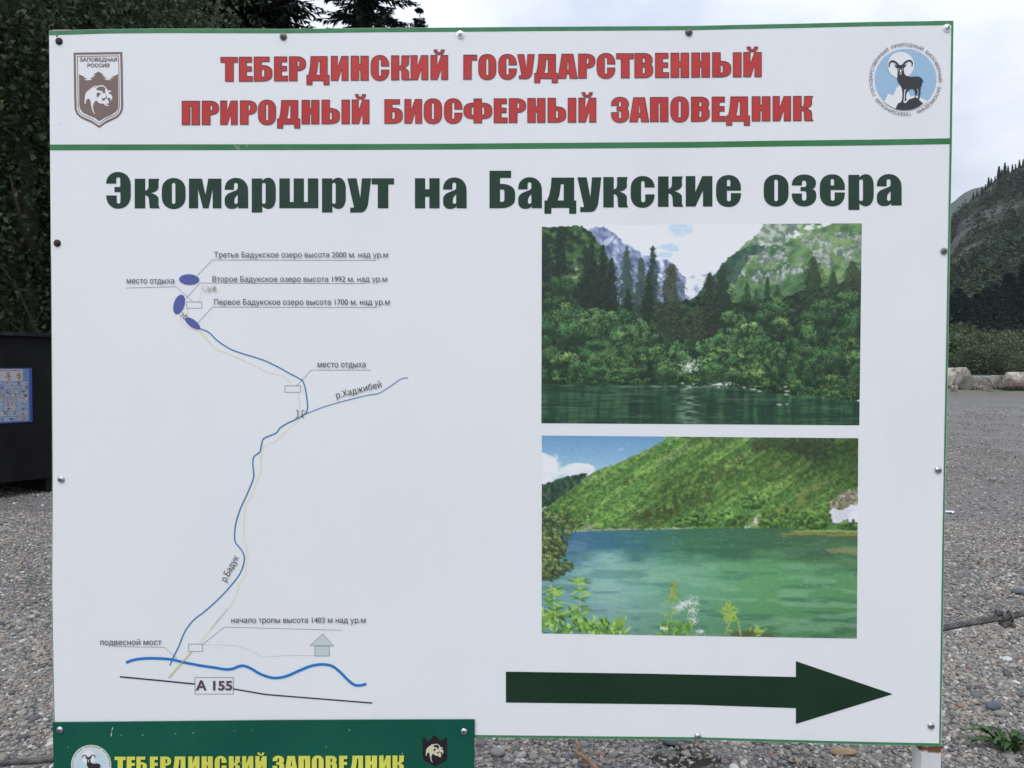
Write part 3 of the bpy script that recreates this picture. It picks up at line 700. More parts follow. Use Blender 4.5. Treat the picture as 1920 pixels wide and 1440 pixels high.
p = Print(6); p.text('р.Хаджибей', 631.5, 631.5 + 87, 747.3, 12.2, rot=R(14.4)); p.build('caption', M['maptext'], tm)
p = Print(6); p.text('р.Бадук', 423.7, 423.7 + 52, 1091.6, 12.4, rot=R(62)); p.build('caption', M['maptext'], tm)
p = Print(3); p.text('А 155', 368.2, 434.6, 1293.8, 17.4, bold=.035); p.build('road_number', M['greytext'], tm)

# a dried bird dropping beside the second caption
M['stain'] = noisy('stain_brown', [(.35, (.22, .16, .11)), (.62, (.62, .58, .52))], scale=160, rough=.8)
p = Print(7); rs = random.Random(3)
for k in range(90):
    c = A_([(600 + 100 * rs.random() ** .7, 345 + rs.uniform(-18, 22) + 0)])[0]; r_ = rs.uniform(.25, 1.1)
    p.poly([(c[0] + r_ * 1.6 * math.cos(a) * rs.uniform(.6, 1), c[1] + r_ * math.sin(a) * rs.uniform(.6, 1)) for a in np.linspace(0, 6.28, 7, endpoint=False)], layer=7 + k * .05)
p.build('stain', M['stain'], sign)

for x, y, r_ in ((757, 1003, 1.2), (351, 1283, .8), (262, 609, .9), (190, 402, 1.3), (206, 396, .8), (1100, 240, .9), (1030, 149, 1.0), (693, 803, .8), (723, 807, .7), (480, 1244, .8), (612, 66, .9), (112, 232, 1.4)):
    p = Print(1); p.poly(circ((x, y), r_, r_ * .8, 7)); p.build('dirt_speck', M['house'], sign)
# ---- screws
def screw(parent, px, py, rad, m, y0=0.0, washer=None, seed=0):
    r_ = rad / FPX * 1.54; c = S(px, py, 0, y0); mb = MB()
    hb = 0.0
    if washer:
        w_ = MB(); w_.lathe([(r_ * 1.0, 0), (r_ * 1.0, .0012), (r_ * .8, .0016)], c, n=24); hb = .0016; k = .72
    else: k = 1.0
    mb.lathe([(r_ * k, hb), (r_ * k, hb + .0008), (r_ * k * .93, hb + r_ * .28), (r_ * k * .74, hb + r_ * .48), (r_ * k * .45, hb + r_ * .6), (r_ * k * .18, hb + r_ * .64)], c, n=20)
    s = auto_smooth(mb.build('screw', m, parent, origin=c), 50)
    cr_ = MB(); an = seed * .9; top = hb + r_ * .635
    for q in (0, math.pi / 2):
        ca, sa = math.cos(an + q), math.sin(an + q); hw, hl = r_ * .08, r_ * k * .42
        pts = [(-hl, -hw), (hl, -hw), (hl, hw), (-hl, hw)]
        vs = [c + np.array([a * ca - b * sa, -top - .0002 - (.0001 if q else 0), a * sa + b * ca]) for a, b in pts] + [c + np.array([a * ca - b * sa, -top + r_ * .2, a * sa + b * ca]) for a, b in pts]
        cr_.add(vs, [(0, 1, 2, 3), (0, 4, 5, 1), (1, 5, 6, 2), (2, 6, 7, 3), (3, 7, 4, 0)])
    cr_.build('cross_recess', M['recess'], s)
    if washer: auto_smooth(w_.build('washer', washer, s), 50)
    return s
for i, (px, py, rad, mk, wm) in enumerate([(111, 77.5, 6.9, 'rusty', None), (531.5, 69, 7.0, 'dull', 'dull'), (863.3, 65.5, 7.4, 'bright', 'bright'), (1291.5, 61, 7.0, 'dull', 'dull'), (1775.3, 52.8, 7.4, 'bright', 'bright'),
                                           (107.6, 456, 7.0, 'rusty', None), (1769.5, 470.8, 7.2, 'dull', 'chrome'), (1758.8, 881, 7.0, 'chrome', None), (115, 898.5, 7.2, 'chrome', None), (1745.5, 1360.5, 7.0, 'chrome', None), (1308.5, 1380.4, 6.9, 'chrome', None)]):
    s_ = screw(sign, px, py, rad, M[mk], 0.0, M[wm] if wm else None, i)
    if mk == 'rusty': s_['label'] = 'dark rusty screw'
    if mk == 'bright': s_['label'] = 'bright zinc screw with washer'
p = Print(1); p.poly(circ((106.5, 67.5), 1.7, 1.7, 10)); p.build('empty_hole', M['recess'], sign)

# ---- frame and posts
xr1 = (S(1789.6, 36)[0] + S(1766.8, 1400)[0]) / 2; xr0 = xr1 - .040
xl0 = S(93.5, 60)[0]; xl1 = xl0 + .040
zt_l, zt_r = S(100, 52.5)[2], S(1770, 36)[2]; zb = S(940, 1385)[2]
PP = post_paint(S(1745, 1402)[2] - .004, (zt_l + zt_r) / 2)
for x0, x1, zt in ((xl0, xl1, zt_l), (xr0, xr1, zt_r)):
    mb = MB(); mb.box((x0, .0036, -.25), (x1, .0436, zt), .003); auto_smooth(mb.build('post', PP, sign), 40)
for z in (zt_l - .06, zb + .6, zb + .03):
    mb = MB(); mb.box((xl1 + .001, .0042, z), (xr0 - .001, .0240, z + .02), .002); auto_smooth(mb.build('cross_rail', PP, sign), 40)

# ------------------------------------------------------------------ the small green sign in front
YG = -0.0045
gO = dens([(98.6, 1354.6), (300, 1352.8), (517, 1350.6), (700, 1349.8), (890, 1349.2), (889.6, 1440), (888, 1640), (104, 1640), (100.2, 1440)], 80)
f_ = np.array([S(*q, 0, YG) for q in gO]); bk = f_ + np.array([0, .0022, 0]); n = len(f_)
c_ = S(494, 1640, 0, YG)
gs = thing('park_sign', c_, 'small dark green sign with lime lettering at the lower left of the white sign', 'sign')
tri = tessellate_polygon([[Vector((q[0], q[1], 0)) for q in gO]])
obj('panel', np.vstack([f_, bk]), [tuple(t) for t in tri] + [tuple(i + n for i in t)[::-1] for t in tri] + [(i, (i + 1) % n, n + (i + 1) % n, n + i) for i in range(n)], M['sign_green'], gs)
GL = [('Т', 215, 235.4), ('Е', 237.5, 254.2), ('Б', 255.8, 275.6), ('Е', 281, 297), ('Р', 300.5, 321), ('Д', 322.5, 350), ('И', 353, 374), ('Н', 378, 399), ('С', 402.5, 425), ('К', 429, 451), ('И', 454, 475), ('Й', 478.8, 500),
      ('З', 511, 533), ('А', 534, 558), ('П', 559.6, 581.6), ('О', 584.6, 607), ('В', 610.6, 631.8), ('Е', 635.8, 652), ('Д', 656, 683), ('Н', 685, 707), ('И', 711, 732.6), ('К', 736, 758.4)]
for wd in words(GL, 10):
    pr, sh = Print(2, YG), Print(1, YG)
    for ch, x0, x1 in wd:
        b = 1448.6 - .0045 * (x0 - 215); letter(pr, ch, x0, x1, b, .297); letter(sh, ch, x0, x1, b, .297, shift=(1.7, 1.6))
    t_ = pr.build('title_word', M['lime'], gs); sh.build('letter_shadow', M['shadow_ink'], t_)
M['discwhite'] = mat('roundel_white', ink(200, 210, 212), .36); M['discblue'] = mat('roundel_blue', ink(172, 196, 212), .36)
k_ = .535
goat_emblem(gs, lambda x, y: (170.9 + (x - gc[0]) * k_, 1434.4 + (y - gc[1]) * k_), YG, M['discblue'], M['discwhite'])
k2 = .633; T2 = lambda x, y: (791.9 + (x - 148) * k2, 1378.7 + (y - 134) * k2)
M['shieldblack'] = mat('shield_black', ink(26, 22, 26), .36); M['bearcream'] = mat('bear_cream', ink(186, 186, 172), .4)
p = Print(1, YG); p.poly(tr(T2, field_poly())); e2 = p.build('shield_emblem', M['shieldblack'], gs)
p = Print(2, YG); p.poly(tr(T2, BEAR), [tr(T2, h) for h in BEAR_H]); p.build('bear', M['bearcream'], e2)
screw(gs, 112.4, 1368.2, 6.8, M['chrome'], YG, None, 4); screw(gs, 870, 1371.3, 6.9, M['chrome'], YG, None, 7)
M['chip'] = mat('bare_chip', ink(170, 196, 190), .5)
for q, wd in (([(211.5, 1363.5), (210, 1369)], 1.3), ([(209.6, 1370.4), (209.3, 1371.6)], 1.3), ([(209.2, 1374), (208.4, 1380.6)], 1.5)):
    p = Print(3, YG); p.ribbon(q, wd); p.build('paint_chip', M['chip'], gs)
for x, y, r_ in ((227.5, 1378.5, .8), (267.5, 1378, 1), (329.5, 1375.5, .9), (362.5, 1374, 1), (440, 1370.5, .6), (472, 1369.5, .6), (655, 1368.5, 1.0), (611.5, 1400.5, .8), (754.5, 1413, .9), (128, 1401.5, .7), (717, 1415.5, .6), (440.6, 1427, 1.0), (452, 1430.5, .9), (487, 1428.6, 1.0)):
    p = Print(3, YG); p.poly(circ((x, y), r_, r_ * 1.15, 7)); p.build('paint_chip', M['chip'], gs)

# ------------------------------------------------------------------ the two photographs printed on the sheet, painted cell by cell
class Canvas:
    """a small picture in sRGB 0..255; coordinates are those of the enlarged print (x0, y0, scale)"""
    def __init__(s, x0, y0, x1, y1, w, h, seed):
        s.x0, s.y0, s.w, s.h = x0, y0, w, h
        s.kx, s.ky = w / (x1 - x0), h / (y1 - y0)
        s.a = np.zeros((h, w, 3)); s.r = np.random.default_rng(seed)
        s.gx, s.gy = np.meshgrid(np.arange(w) + .5, np.arange(h) + .5)
        s.X = x0 + s.gx / s.kx; s.Y = y0 + s.gy / s.ky
    def noise(s, cx, cy, octs=4, rough=.55, ang=0.0):
        """fractal value noise, cell size cx x cy in picture cells, turned by ang"""
        ca, sa = math.cos(ang), math.sin(ang)
        u = s.gx * ca + s.gy * sa; v = -s.gx * sa + s.gy * ca
        t = np.zeros((s.h, s.w)); am = 1.0; tot = 0
        for o in range(octs):
            uu = u / cx * 2 ** o; vv = v / cy * 2 ** o
            uu = uu - uu.min(); vv = vv - vv.min()
            i, j = uu.astype(int), vv.astype(int); f, g = uu - i, vv - j
            f = f * f * (3 - 2 * f); g = g * g * (3 - 2 * g)
            tab = s.r.random((j.max() + 2, i.max() + 2))
            t += am * ((tab[j, i] * (1 - f) + tab[j, i + 1] * f) * (1 - g) + (tab[j + 1, i] * (1 - f) + tab[j + 1, i + 1] * f) * g)
            tot += am; am *= rough
        return np.clip((t / tot - .5) * 1.7 + .5, 0, 1)
    def mask(s, poly, jag=0.0):
        X, Y = s.X, s.Y
        if jag:
            X = X + (s.noise(7, 7, 3) - .5) * jag; Y = Y + (s.noise(7, 7, 3) - .5) * jag
        xe, ye = s.x0 + s.w / s.kx, s.y0 + s.h / s.ky      # what reaches the edge of the print runs past it
        poly = [(x - 90 if x <= s.x0 + 3 else (x + 90 if x >= xe - 6 else x), y - 90 if y <= s.y0 + 3 else y) for x, y in poly]
        m = np.zeros((s.h, s.w), bool); q = len(poly)
        for i in range(q):
            (xa, ya), (xb, yb) = poly[i - 1], poly[i]
            if ya == yb: continue
            c = ((Y < ya) != (Y < yb)) & (X < (xb - xa) * (Y - ya) / (yb - ya) + xa)
            m ^= c
        return m
    def put(s, m, c, al=1.0):
        al = np.asarray(al, float)
        A = (m * al)[..., None]
        s.a = s.a * (1 - A) + np.asarray(c, float) * A
    def ramp(s, n, stops):
        p = [q[0] for q in stops]; c = np.array([q[1] for q in stops], float)
        return np.stack([np.interp(n, p, c[:, k]) for k in range(3)], -1)
    def dab(s, x, y, rx, ry, c, al=.85, ang=0.0):
        """soft leaf-sized touch; centre in print coordinates, radii in cells"""
        cx, cy = (x - s.x0) * s.kx, (y - s.y0) * s.ky; r = max(rx, ry) + 1
        i0, i1 = int(max(0, cx - r)), int(min(s.w, cx + r + 1)); j0, j1 = int(max(0, cy - r)), int(min(s.h, cy + r + 1))
        if i0 >= i1 or j0 >= j1: return
        u = s.gx[j0:j1, i0:i1] - cx; v = s.gy[j0:j1, i0:i1] - cy
        if ang:
            ca, sa = math.cos(ang), math.sin(ang); u, v = u * ca + v * sa, -u * sa + v * ca
        d = (u / rx) ** 2 + (v / ry) ** 2
        k = np.clip(1.4 * (1 - d), 0, 1)[..., None] * al
        s.a[j0:j1, i0:i1] = s.a[j0:j1, i0:i1] * (1 - k) + np.asarray(c, float) * k
    def stroke(s, pts, wd, c, al=.9):
        P = smooth_line(pts, 12) if len(pts) > 2 else np.linspace(pts[0], pts[1], 30)
        for i, (x, y) in enumerate(P): s.dab(x, y, wd, wd, c, al)
    def crown(s, cx, cy, rx, ry, dark, light, n, leaf=1.5):
        """a leafy crown: dark inside and below, lighter tufts above"""
        r = s.r; dark = np.array(dark, float); light = np.array(light, float)
        for k in range(n // 5):
            a, q = r.uniform(0, 6.28), r.random() ** .5
            s.dab(cx + rx * q * math.cos(a), cy + ry * q * math.sin(a), leaf * 2.2, leaf * 2, dark * r.uniform(.75, 1.1), .75)
        tufts = [(r.uniform(-.85, .85), r.uniform(-.9, .7)) for _ in range(max(5, n // 45))]
        for k in range(n):
            tx, ty = tufts[r.integers(len(tufts))]
            dx, dy = r.normal(0, .2), r.normal(0, .2)
            x, y = tx + dx, ty + dy
            if x * x + y * y > 1.1: continue
            t = np.clip(.48 - dy * 1.3 - .45 * y + r.normal(0, .2), 0, 1)
            c = dark + (light - dark) * t; c = c * (1 + r.normal(0, .08))
            s.dab(cx + rx * x, cy + ry * y, leaf * r.uniform(.6, 1.2), leaf * r.uniform(.5, 1), c, .8, r.uniform(-.6, .6))
    def fir(s, ax, ay, by, hw, dark, light, n=260, gap=.0, droop=.35, pw=.8):
        """a conifer: tiers of drooping boughs round a trunk"""
        r = s.r; dark = np.array(dark, float); light = np.array(light, float)
        hw = hw * 1.3; zig = [(ax, ay)]
        for t in np.linspace(.06, 1, 16): zig.append((ax + hw * .62 * t ** pw * r.uniform(.6, 1.1), ay + (by - ay) * t))
        for t in np.linspace(1, .06, 16): zig.append((ax - hw * .62 * t ** pw * r.uniform(.6, 1.1), ay + (by - ay) * t))
        s.put(s.mask(zig, 14), dark, .9 - gap * 3)
        s.stroke([(ax, ay), (ax + 2, by)], .9, dark * .7, .9)
        k_ = max(12, int((by - ay) / 8)); tiers = (np.arange(k_) + r.uniform(-.6, .6, k_)) / k_
        for t in tiers:
            t = min(1, max(.01, t)); y0 = ay + (by - ay) * t; wv = hw * t ** pw * r.uniform(.55, 1.2) + 3
            for sd in (-1, 1):
                ln = wv * r.uniform(.5, 1.15)
                for q in np.linspace(.05, 1, max(5, int(n / len(tiers) * .95))):
                    if r.random() < gap: continue
                    x = ax + sd * ln * q; y = y0 + ln * q * q * droop + r.normal(0, 6)
                    c = dark + (light - dark) * np.clip(r.normal(.4, .3) + (.15 if r.random() < .3 else 0), 0, 1)
                    s.dab(x, y, r.uniform(1.0, 2.3), r.uniform(.7, 1.5), c, .8, sd * .35)

def printed_photo(name, label, cv, corners, gain=1.0, contrast=1.0):
    h, w = cv.h, cv.w
    for ax in (0, 1):      # the lens and the print soften it
        q = np.pad(cv.a, [(1, 1) if k == ax else (0, 0) for k in range(3)], mode='edge')
        cv.a = (.5 * cv.a + .25 * (q[2:] if ax == 0 else q[:, 2:]) + .25 * (q[:-2] if ax == 0 else q[:, :-2]))
    g_ = cv.a.mean(-1, keepdims=True); a = np.clip((g_ + (cv.a - g_) * .92 - 110) * contrast + 110, 0, 255)      # a print that has faded a little
    pad = np.pad(a, ((0, 1), (0, 1), (0, 0)), mode='edge')
    alb = np.clip(lin(pad) / lin((205, 211, 224)) * .80 * gain, .003, .84)
    rgba = np.concatenate([alb, np.ones((h + 1, w + 1, 1))], -1)
    U, V = np.meshgrid(np.linspace(0, 1, w + 1), np.linspace(0, 1, h + 1))
    tl, tr_, br, bl = [np.array(S(*c, 1)) for c in corners]
    P = ((1 - U) * (1 - V))[..., None] * tl + (U * (1 - V))[..., None] * tr_ + (U * V)[..., None] * br + ((1 - U) * V)[..., None] * bl
    idx = np.arange((h + 1) * (w + 1)).reshape(h + 1, w + 1)
    F = np.stack([idx[:-1, :-1], idx[1:, :-1], idx[1:, 1:], idx[:-1, 1:]], -1).reshape(-1, 4)
    me = fast_mesh(name, P.reshape(-1, 3) - base_of(sign), F, M['print'], [('print', 'FLOAT_COLOR', rgba.reshape(-1, 4))])
    o = link(name, me, sign); o['label'] = label
    return o
M['print'] = mat('photo_print', (1, 1, 1, 1), .33)
_a = M['print'].node_tree.nodes.new('ShaderNodeAttribute'); _a.attribute_name = 'print'
M['print'].node_tree.links.new(_a.outputs['Color'], M['print'].node_tree.nodes['Principled BSDF'].inputs['Base Color'])

# ---- upper photograph: river mouth, thicket, firs, mountains
c = Canvas(46, 60, 1846, 1188, 600, 376, 5)
c.put(np.ones((c.h, c.w), bool), c.ramp(c.Y / 1188, [(0, (212, 220, 238)), (.3, (222, 226, 240))]))
nz_ = c.noise(28, 14, 4)
for q, w_ in (((820, 92), (130, 38)), ((770, 190), (60, 24)), ((745, 232), (48, 16)), ((975, 80), (30, 24))):
    d = ((c.X - q[0]) / w_[0]) ** 2 + ((c.Y - q[1]) / w_[1]) ** 2
    c.put(d < 3, (150, 172, 200), np.clip(.95 - d * .8 + (nz_ - .5) * 1.6, 0, .8))
m = c.mask([(850, 372), (890, 350), (930, 334), (975, 342), (1032, 326), (1060, 330), (960, 430), (905, 520), (840, 500)], 14)
c.put(m, c.ramp(c.noise(12, 9, 4, .6, .7), [(.25, (132, 146, 178)), (.5, (172, 184, 208)), (.75, (214, 220, 234))]))
m = c.mask([(308, 92), (345, 70), (378, 76), (405, 66), (440, 98), (470, 120), (500, 152), (545, 182), (580, 196), (620, 226), (655, 236), (700, 262), (740, 250), (790, 274), (832, 330), (862, 362), (866, 520), (300, 520)], 12)
c.put(m, c.ramp(c.noise(9, 16, 5, .62, -.5), [(.2, (84, 98, 134)), (.45, (112, 128, 166)), (.68, (136, 148, 182)), (.9, (196, 204, 222))]))
m = c.mask([(385, 170), (420, 130), (460, 118), (450, 150), (400, 185)], 20); c.put(m, (204, 210, 226), .6)
# right-hand mountain
RM = [(880, 520), (930, 460), (1000, 380), (1062, 298), (1100, 250), (1170, 200), (1196, 168), (1212, 150), (1262, 130), (1290, 84), (1318, 58), (1850, 50), (1850, 520), (880, 540)]
m = c.mask(RM, 12)
c.put(m, c.ramp(c.noise(26, 16, 5, .6, -.5), [(.25, (62, 96, 66)), (.5, (88, 122, 80)), (.75, (112, 140, 98))]))
rk = c.noise(11, 8, 5, .68, -.6); big = c.noise(60, 40, 3)
msk = m & (((c.Y > 190) & (c.X > 1150) & (c.X < 1540)) | ((c.X > 1500) & (c.Y > 110) & (c.Y < 310))); d = np.clip((rk - .40) * 6, 0, 1) * np.clip((big - .22) * 4, 0, 1)
c.put(msk, c.ramp(c.noise(5, 5, 4, .7), [(.2, (78, 92, 98)), (.5, (116, 130, 130)), (.8, (164, 174, 172))]), d)
m2 = c.mask([(1262, 130), (1290, 84), (1318, 58), (1600, 52), (1500, 100), (1420, 170), (1300, 190), (1210, 170)], 16)
c.put(m2, c.ramp(c.noise(10, 7, 4, .65, .6), [(.25, (92, 108, 112)), (.5, (118, 136, 124)), (.8, (168, 180, 182))]), .85)
m2 = c.mask([(1420, 140), (1440, 105), (1520, 100), (1590, 62), (1745, 56), (1640, 86), (1560, 110), (1480, 140)], 26); c.put(m2, (205, 212, 224), np.clip((c.noise(10, 6, 3) - .25) * 3, 0, 1))
m2 = c.mask([(1240, 180), (1330, 170), (1420, 190), (1390, 160), (1330, 186)], 10); c.put(m2, (190, 200, 206), .5)
m2 = c.mask([(1060, 302), (1110, 250), (1180, 200), (1260, 178), (1318, 184), (1300, 216), (1220, 240), (1180, 320), (1140, 410), (1084, 380), (960, 480), (900, 520), (880, 505)], 12)
c.put(m2, c.ramp(c.noise(10, 9, 4), [(.25, (40, 66, 62)), (.75, (66, 96, 84))]), .92)
# left-hand slope
m = c.mask([(46, 70), (266, 66), (330, 102), (362, 150), (390, 190), (430, 260), (440, 430), (46, 430)], 18)
c.put(m, c.ramp(c.noise(9, 8, 5, .6), [(.25, (28, 48, 36)), (.55, (52, 82, 52)), (.8, (80, 108, 66))]))
m2 = c.mask([(110, 250), (170, 230), (200, 270), (260, 290), (240, 370), (150, 320)], 40); c.put(m2, (158, 164, 164), np.clip((c.noise(7, 7, 4, .7) - .5) * 5, 0, .9))
# dark ground of the wood, then firs
m = c.mask([(46, 340), (290, 400), (330, 430), (440, 480), (560, 540), (640, 490), (760, 500), (830, 500), (880, 480), (930, 470), (1000, 460), (1080, 500), (1240, 490), (1420, 470), (1560, 430), (1700, 400), (1850, 350), (1850, 1050), (46, 975)], 16)
c.put(m, c.ramp(c.noise(8, 8, 4), [(.2, (20, 36, 28)), (.7, (42, 66, 44)), (.9, (60, 90, 56))]))
DK, LT = (14, 30, 26), (52, 76, 56)
for f in ((70, 110, 380, 46), (150, 84, 350, 62), (330, 165, 560, 78), (300, 200, 520, 50), (395, 180, 560, 56), (445, 255, 620, 70), (370, 300, 600, 60)): c.fir(*f, DK, LT, 460, 0, .3, .6)
for f in ((530, 190, 580, 66), (612, 250, 580, 62)): c.fir(*f, (34, 52, 50), (86, 104, 88), 420, .06, .25, .6)
c.stroke([(430, 180), (442, 270)], .8, (70, 70, 72)); c.stroke([(418, 184), (432, 200), (440, 186)], .6, (70, 70, 72))
c.fir(678, 186, 500, 42, (20, 36, 36), (58, 78, 70), 330, .1, .15, .55)
c.fir(655, 330, 600, 60, (18, 34, 28), (50, 76, 54), 300)
c.fir(540, 430, 640, 56, (16, 36, 26), (44, 76, 46), 300)
c.fir(782, 284, 720, 104, (32, 44, 36), (92, 102, 76), 760, .05, .3, .5)
c.fir(1000, 338, 720, 84, (24, 34, 27), (74, 88, 60), 640, 0, .3, .55); c.fir(1072, 288, 640, 84, (22, 36, 32), (70, 90, 66), 640, 0, .3, .55)
c.fir(930, 520, 740, 70, (28, 42, 32), (84, 98, 66), 360)
c.fir(1210, 394, 520, 40, (24, 46, 32), (70, 100, 62), 160); c.fir(1325, 368, 540, 30, (24, 42, 32), (64, 92, 62), 170, .05, .2); c.fir(1260, 430, 520, 24, (30, 54, 36), (70, 104, 62), 90); c.fir(1380, 408, 540, 52, (30, 52, 36), (70, 100, 62), 170)
c.fir(1580, 250, 540, 120, (28, 44, 33), (84, 102, 70), 620, .04, .25, .7); c.fir(1800, 278, 460, 110, (32, 48, 36), (86, 100, 68), 420, .04, .25, .7); c.fir(1690, 330, 460, 50, (32, 52, 38), (74, 100, 66), 160)
# broad-leaved thicket, back to front
cr_l = []
r = c.r
top = lambda x: np.interp(x, [46, 130, 260, 300, 450, 600, 740, 880, 940, 1010, 1050, 1075, 1160, 1300, 1450, 1540, 1620, 1710, 1850], [360, 350, 380, 520, 560, 590, 660, 745, 760, 720, 640, 540, 500, 490, 510, 520, 480, 420, 400])
for k in range(150):
    x = r.uniform(40, 1850); t = r.random(); yb = 940 + (90 if x > 1480 else (40 if x > 1250 else 0)); y = top(x) + 30 + t * (yb - top(x) - 40)
    cr_l.append((y, x))
for y, x in sorted(cr_l):
    q = np.clip((y - top(x)) / 400, 0, 1); warm = r.random()
    if 860 < x < 930 and y < 900: continue
    li = np.array((112, 156, 96)) * (1 - .2 * q) if warm < .55 else (np.array((136, 168, 100)) if warm < .75 else np.array((86, 134, 86)))
    c.crown(x, y, r.uniform(46, 92), r.uniform(44, 76), (28, 52, 34), li * r.uniform(.82, 1.1), 480, 1.35)
for x, y in ((610, 950), (470, 952), (880, 950), (1440, 990), (1640, 1010), (1760, 1020), (1330, 970), (150, 945), (300, 950)): c.crown(x, y, 70, 28, (18, 40, 24), (104, 146, 78), 150, 1.4)
# stream, stones
for k in range(170): c.dab(r.normal(890, 30), r.normal(866, 16), r.uniform(.8, 2.4), r.uniform(.6, 1.2), (206, 212, 218), .7)
for k in range(14): c.dab(r.normal(884, 8), r.uniform(770, 845), 1.6, 1.2, (150, 160, 166), .6)
# water
wl = lambda x: np.interp(x, [46, 700, 1100, 1400, 1850], [968, 966, 972, 1010, 1055])
m = c.Y > wl(c.X) + (c.noise(20, 20, 2) - .5) * 10
base = c.ramp(c.noise(9, 70, 4, .6), [(.2, (30, 58, 46)), (.5, (38, 70, 52)), (.8, (52, 86, 62))])
c.put(m, base); c.put(m, (22, 48, 38), np.clip((c.noise(60, 3.2, 3) - .52) * 2.6, 0, .6)); c.put(m, (92, 118, 100), np.clip((c.noise(50, 2.4, 3, .6) - .72) * 4, 0, .35))
d = np.exp(-((c.X - 890) / 60) ** 2) * np.clip(c.noise(14, 3, 3) * 1.5 - .45, 0, 1); c.put(m, (150, 166, 150), d * .75)
for k in range(90): c.dab(r.uniform(480, 1300), 972 + abs(r.normal(0, 7)) + max(0, (0)), r.uniform(2, 7), .7, (150, 172, 176), .4)
for k in range(70): c.dab(r.normal(1070, 40), r.normal(962, 7), r.uniform(1, 3), .9, (208, 214, 220), .7)
for x, y, w_ in ((1198, 980, 4), (1250, 990, 8), (1440, 1000, 7), (1430, 975, 5), (1436, 1018, 6), (850, 958, 4), (912, 962, 3), (1398, 1076, 7), (1440, 1074, 3), (1285, 1000, 5)): c.dab(x, y, w_, 2.2, (176, 178, 174), .8)
c.dab(706, 992, 1.6, 3, (112, 84, 58), .8)
for k in range(120): c.dab(r.uniform(1450, 1846), wl(r.uniform(1450, 1846)) - abs(r.normal(0, 14)), 1.8, 1.2, (96, 138, 78), .6)
c.a *= 1 + (c.noise(2.2, 2.2, 2, .7) - .5)[..., None] * .08
printed_photo('printed_photo', 'upper printed photograph of a river thicket below rocky mountains', c, [(1016, 422.6), (1616, 418.6), (1611.3, 797.4), (1015, 793.6)], 1.14, 1.1)

# ---- lower photograph: green lake below a wooded slope
c = Canvas(47, 48, 1827, 1190, 600, 376, 9); r = c.r
c.put(np.ones((c.h, c.w), bool), c.ramp((c.Y - 48) / 300, [(0, (92, 142, 190)), (.5, (126, 168, 206)), (1, (166, 196, 220))]))
nz_ = c.noise(16, 12, 4)
for q, w_ in (((70, 240), (95, 85)), ((250, 250), (105, 42)), ((300, 236), (50, 24)), ((60, 320), (60, 40))):
    d = ((c.X - q[0]) / w_[0]) ** 2 + ((c.Y - q[1]) / w_[1]) ** 2
    c.put(d < 3, c.ramp(np.clip((c.Y - q[1]) / w_[1] * .5 + .5, 0, 1), [(0, (228, 232, 240)), (1, (188, 200, 216))]), np.clip((1.15 - d) * 2.4 + (nz_ - .5) * 1.6, 0, 1))
c.dab(500, 126, 8, 3, (168, 190, 212), .5)
m = c.mask([(47, 345), (100, 318), (170, 290), (240, 275), (305, 264), (280, 330), (200, 400), (110, 460), (47, 470)], 14)
c.put(m, c.ramp(c.noise(4, 8, 4, .7), [(.2, (26, 48, 44)), (.6, (50, 78, 62)), (.85, (76, 104, 78))]))
SL = [(60, 470), (110, 440), (200, 370), (260, 325), (310, 280), (380, 236), (450, 214), (520, 186), (600, 148), (680, 104), (740, 70), (770, 40), (1830, 40), (1830, 590), (240, 600), (60, 540)]
m = c.mask(SL, 9); m_slope = m
shade = np.clip((c.X - 900) / 900, 0, 1) * np.clip((700 - c.Y) / 500, 0, 1)
b = c.ramp(c.noise(5.5, 4.5, 4, .7), [(.2, (50, 84, 42)), (.5, (84, 124, 60)), (.8, (118, 154, 80))])
c.put(m, b * (1 - .28 * shade)[..., None])
st = c.noise(90, 7, 4, .6, -.62); c.put(m, (60, 104, 52), np.clip((st - .5) * 2.2, 0, .5)); c.put(m, (148, 182, 96), np.clip((.36 - st) * 2.4, 0, .4))
for k in range(2600):   # bushes on the slope
    x, y = r.uniform(120, 1825), r.uniform(70, 580)
    if not m[min(c.h - 1, int((y - c.y0) * c.ky)), min(c.w - 1, int((x - c.x0) * c.kx))]: continue
    q = r.random(); s_ = 1 - .3 * np.clip((x - 900) / 900, 0, 1) * np.clip((640 - y) / 400, 0, 1); sz = np.interp(y, [60, 580], [1.0, 2.0])
    c.dab(x + 3, y + 4, sz * 1.2, sz, np.array((40, 78, 42)) * s_, .55); c.dab(x, y, sz * 1.2, sz, np.array((106, 146, 76) if q < .6 else (80, 124, 62)) * s_ * r.uniform(.8, 1.15), .7)
m2 = c.mask([(1180, 60), (1560, 60), (1690, 66), (1640, 190), (1480, 140), (1380, 110), (1260, 130), (1220, 90)], 40)
c.put(m2, c.ramp(c.noise(5, 5, 4, .65), [(.25, (34, 48, 36)), (.7, (62, 84, 56))]), .75)
for x0, y0, x1, y1, n_, w_ in ((690, 215, 890, 95, 150, 18), (640, 150, 680, 146, 20, 10), (730, 80, 770, 68, 20, 12), (270, 310, 360, 275, 50, 8), (390, 255, 440, 240, 25, 6), (930, 95, 1020, 62, 40, 9), (1340, 210, 1410, 215, 40, 16)):
    for k in range(n_):
        t = r.random(); c.dab(x0 + (x1 - x0) * t + r.normal(0, w_), y0 + (y1 - y0) * t + r.normal(0, w_ * .7), r.uniform(.8, 2), r.uniform(.6, 1.2), np.array((150, 154, 132)) * r.uniform(.6, 1.2), .7)
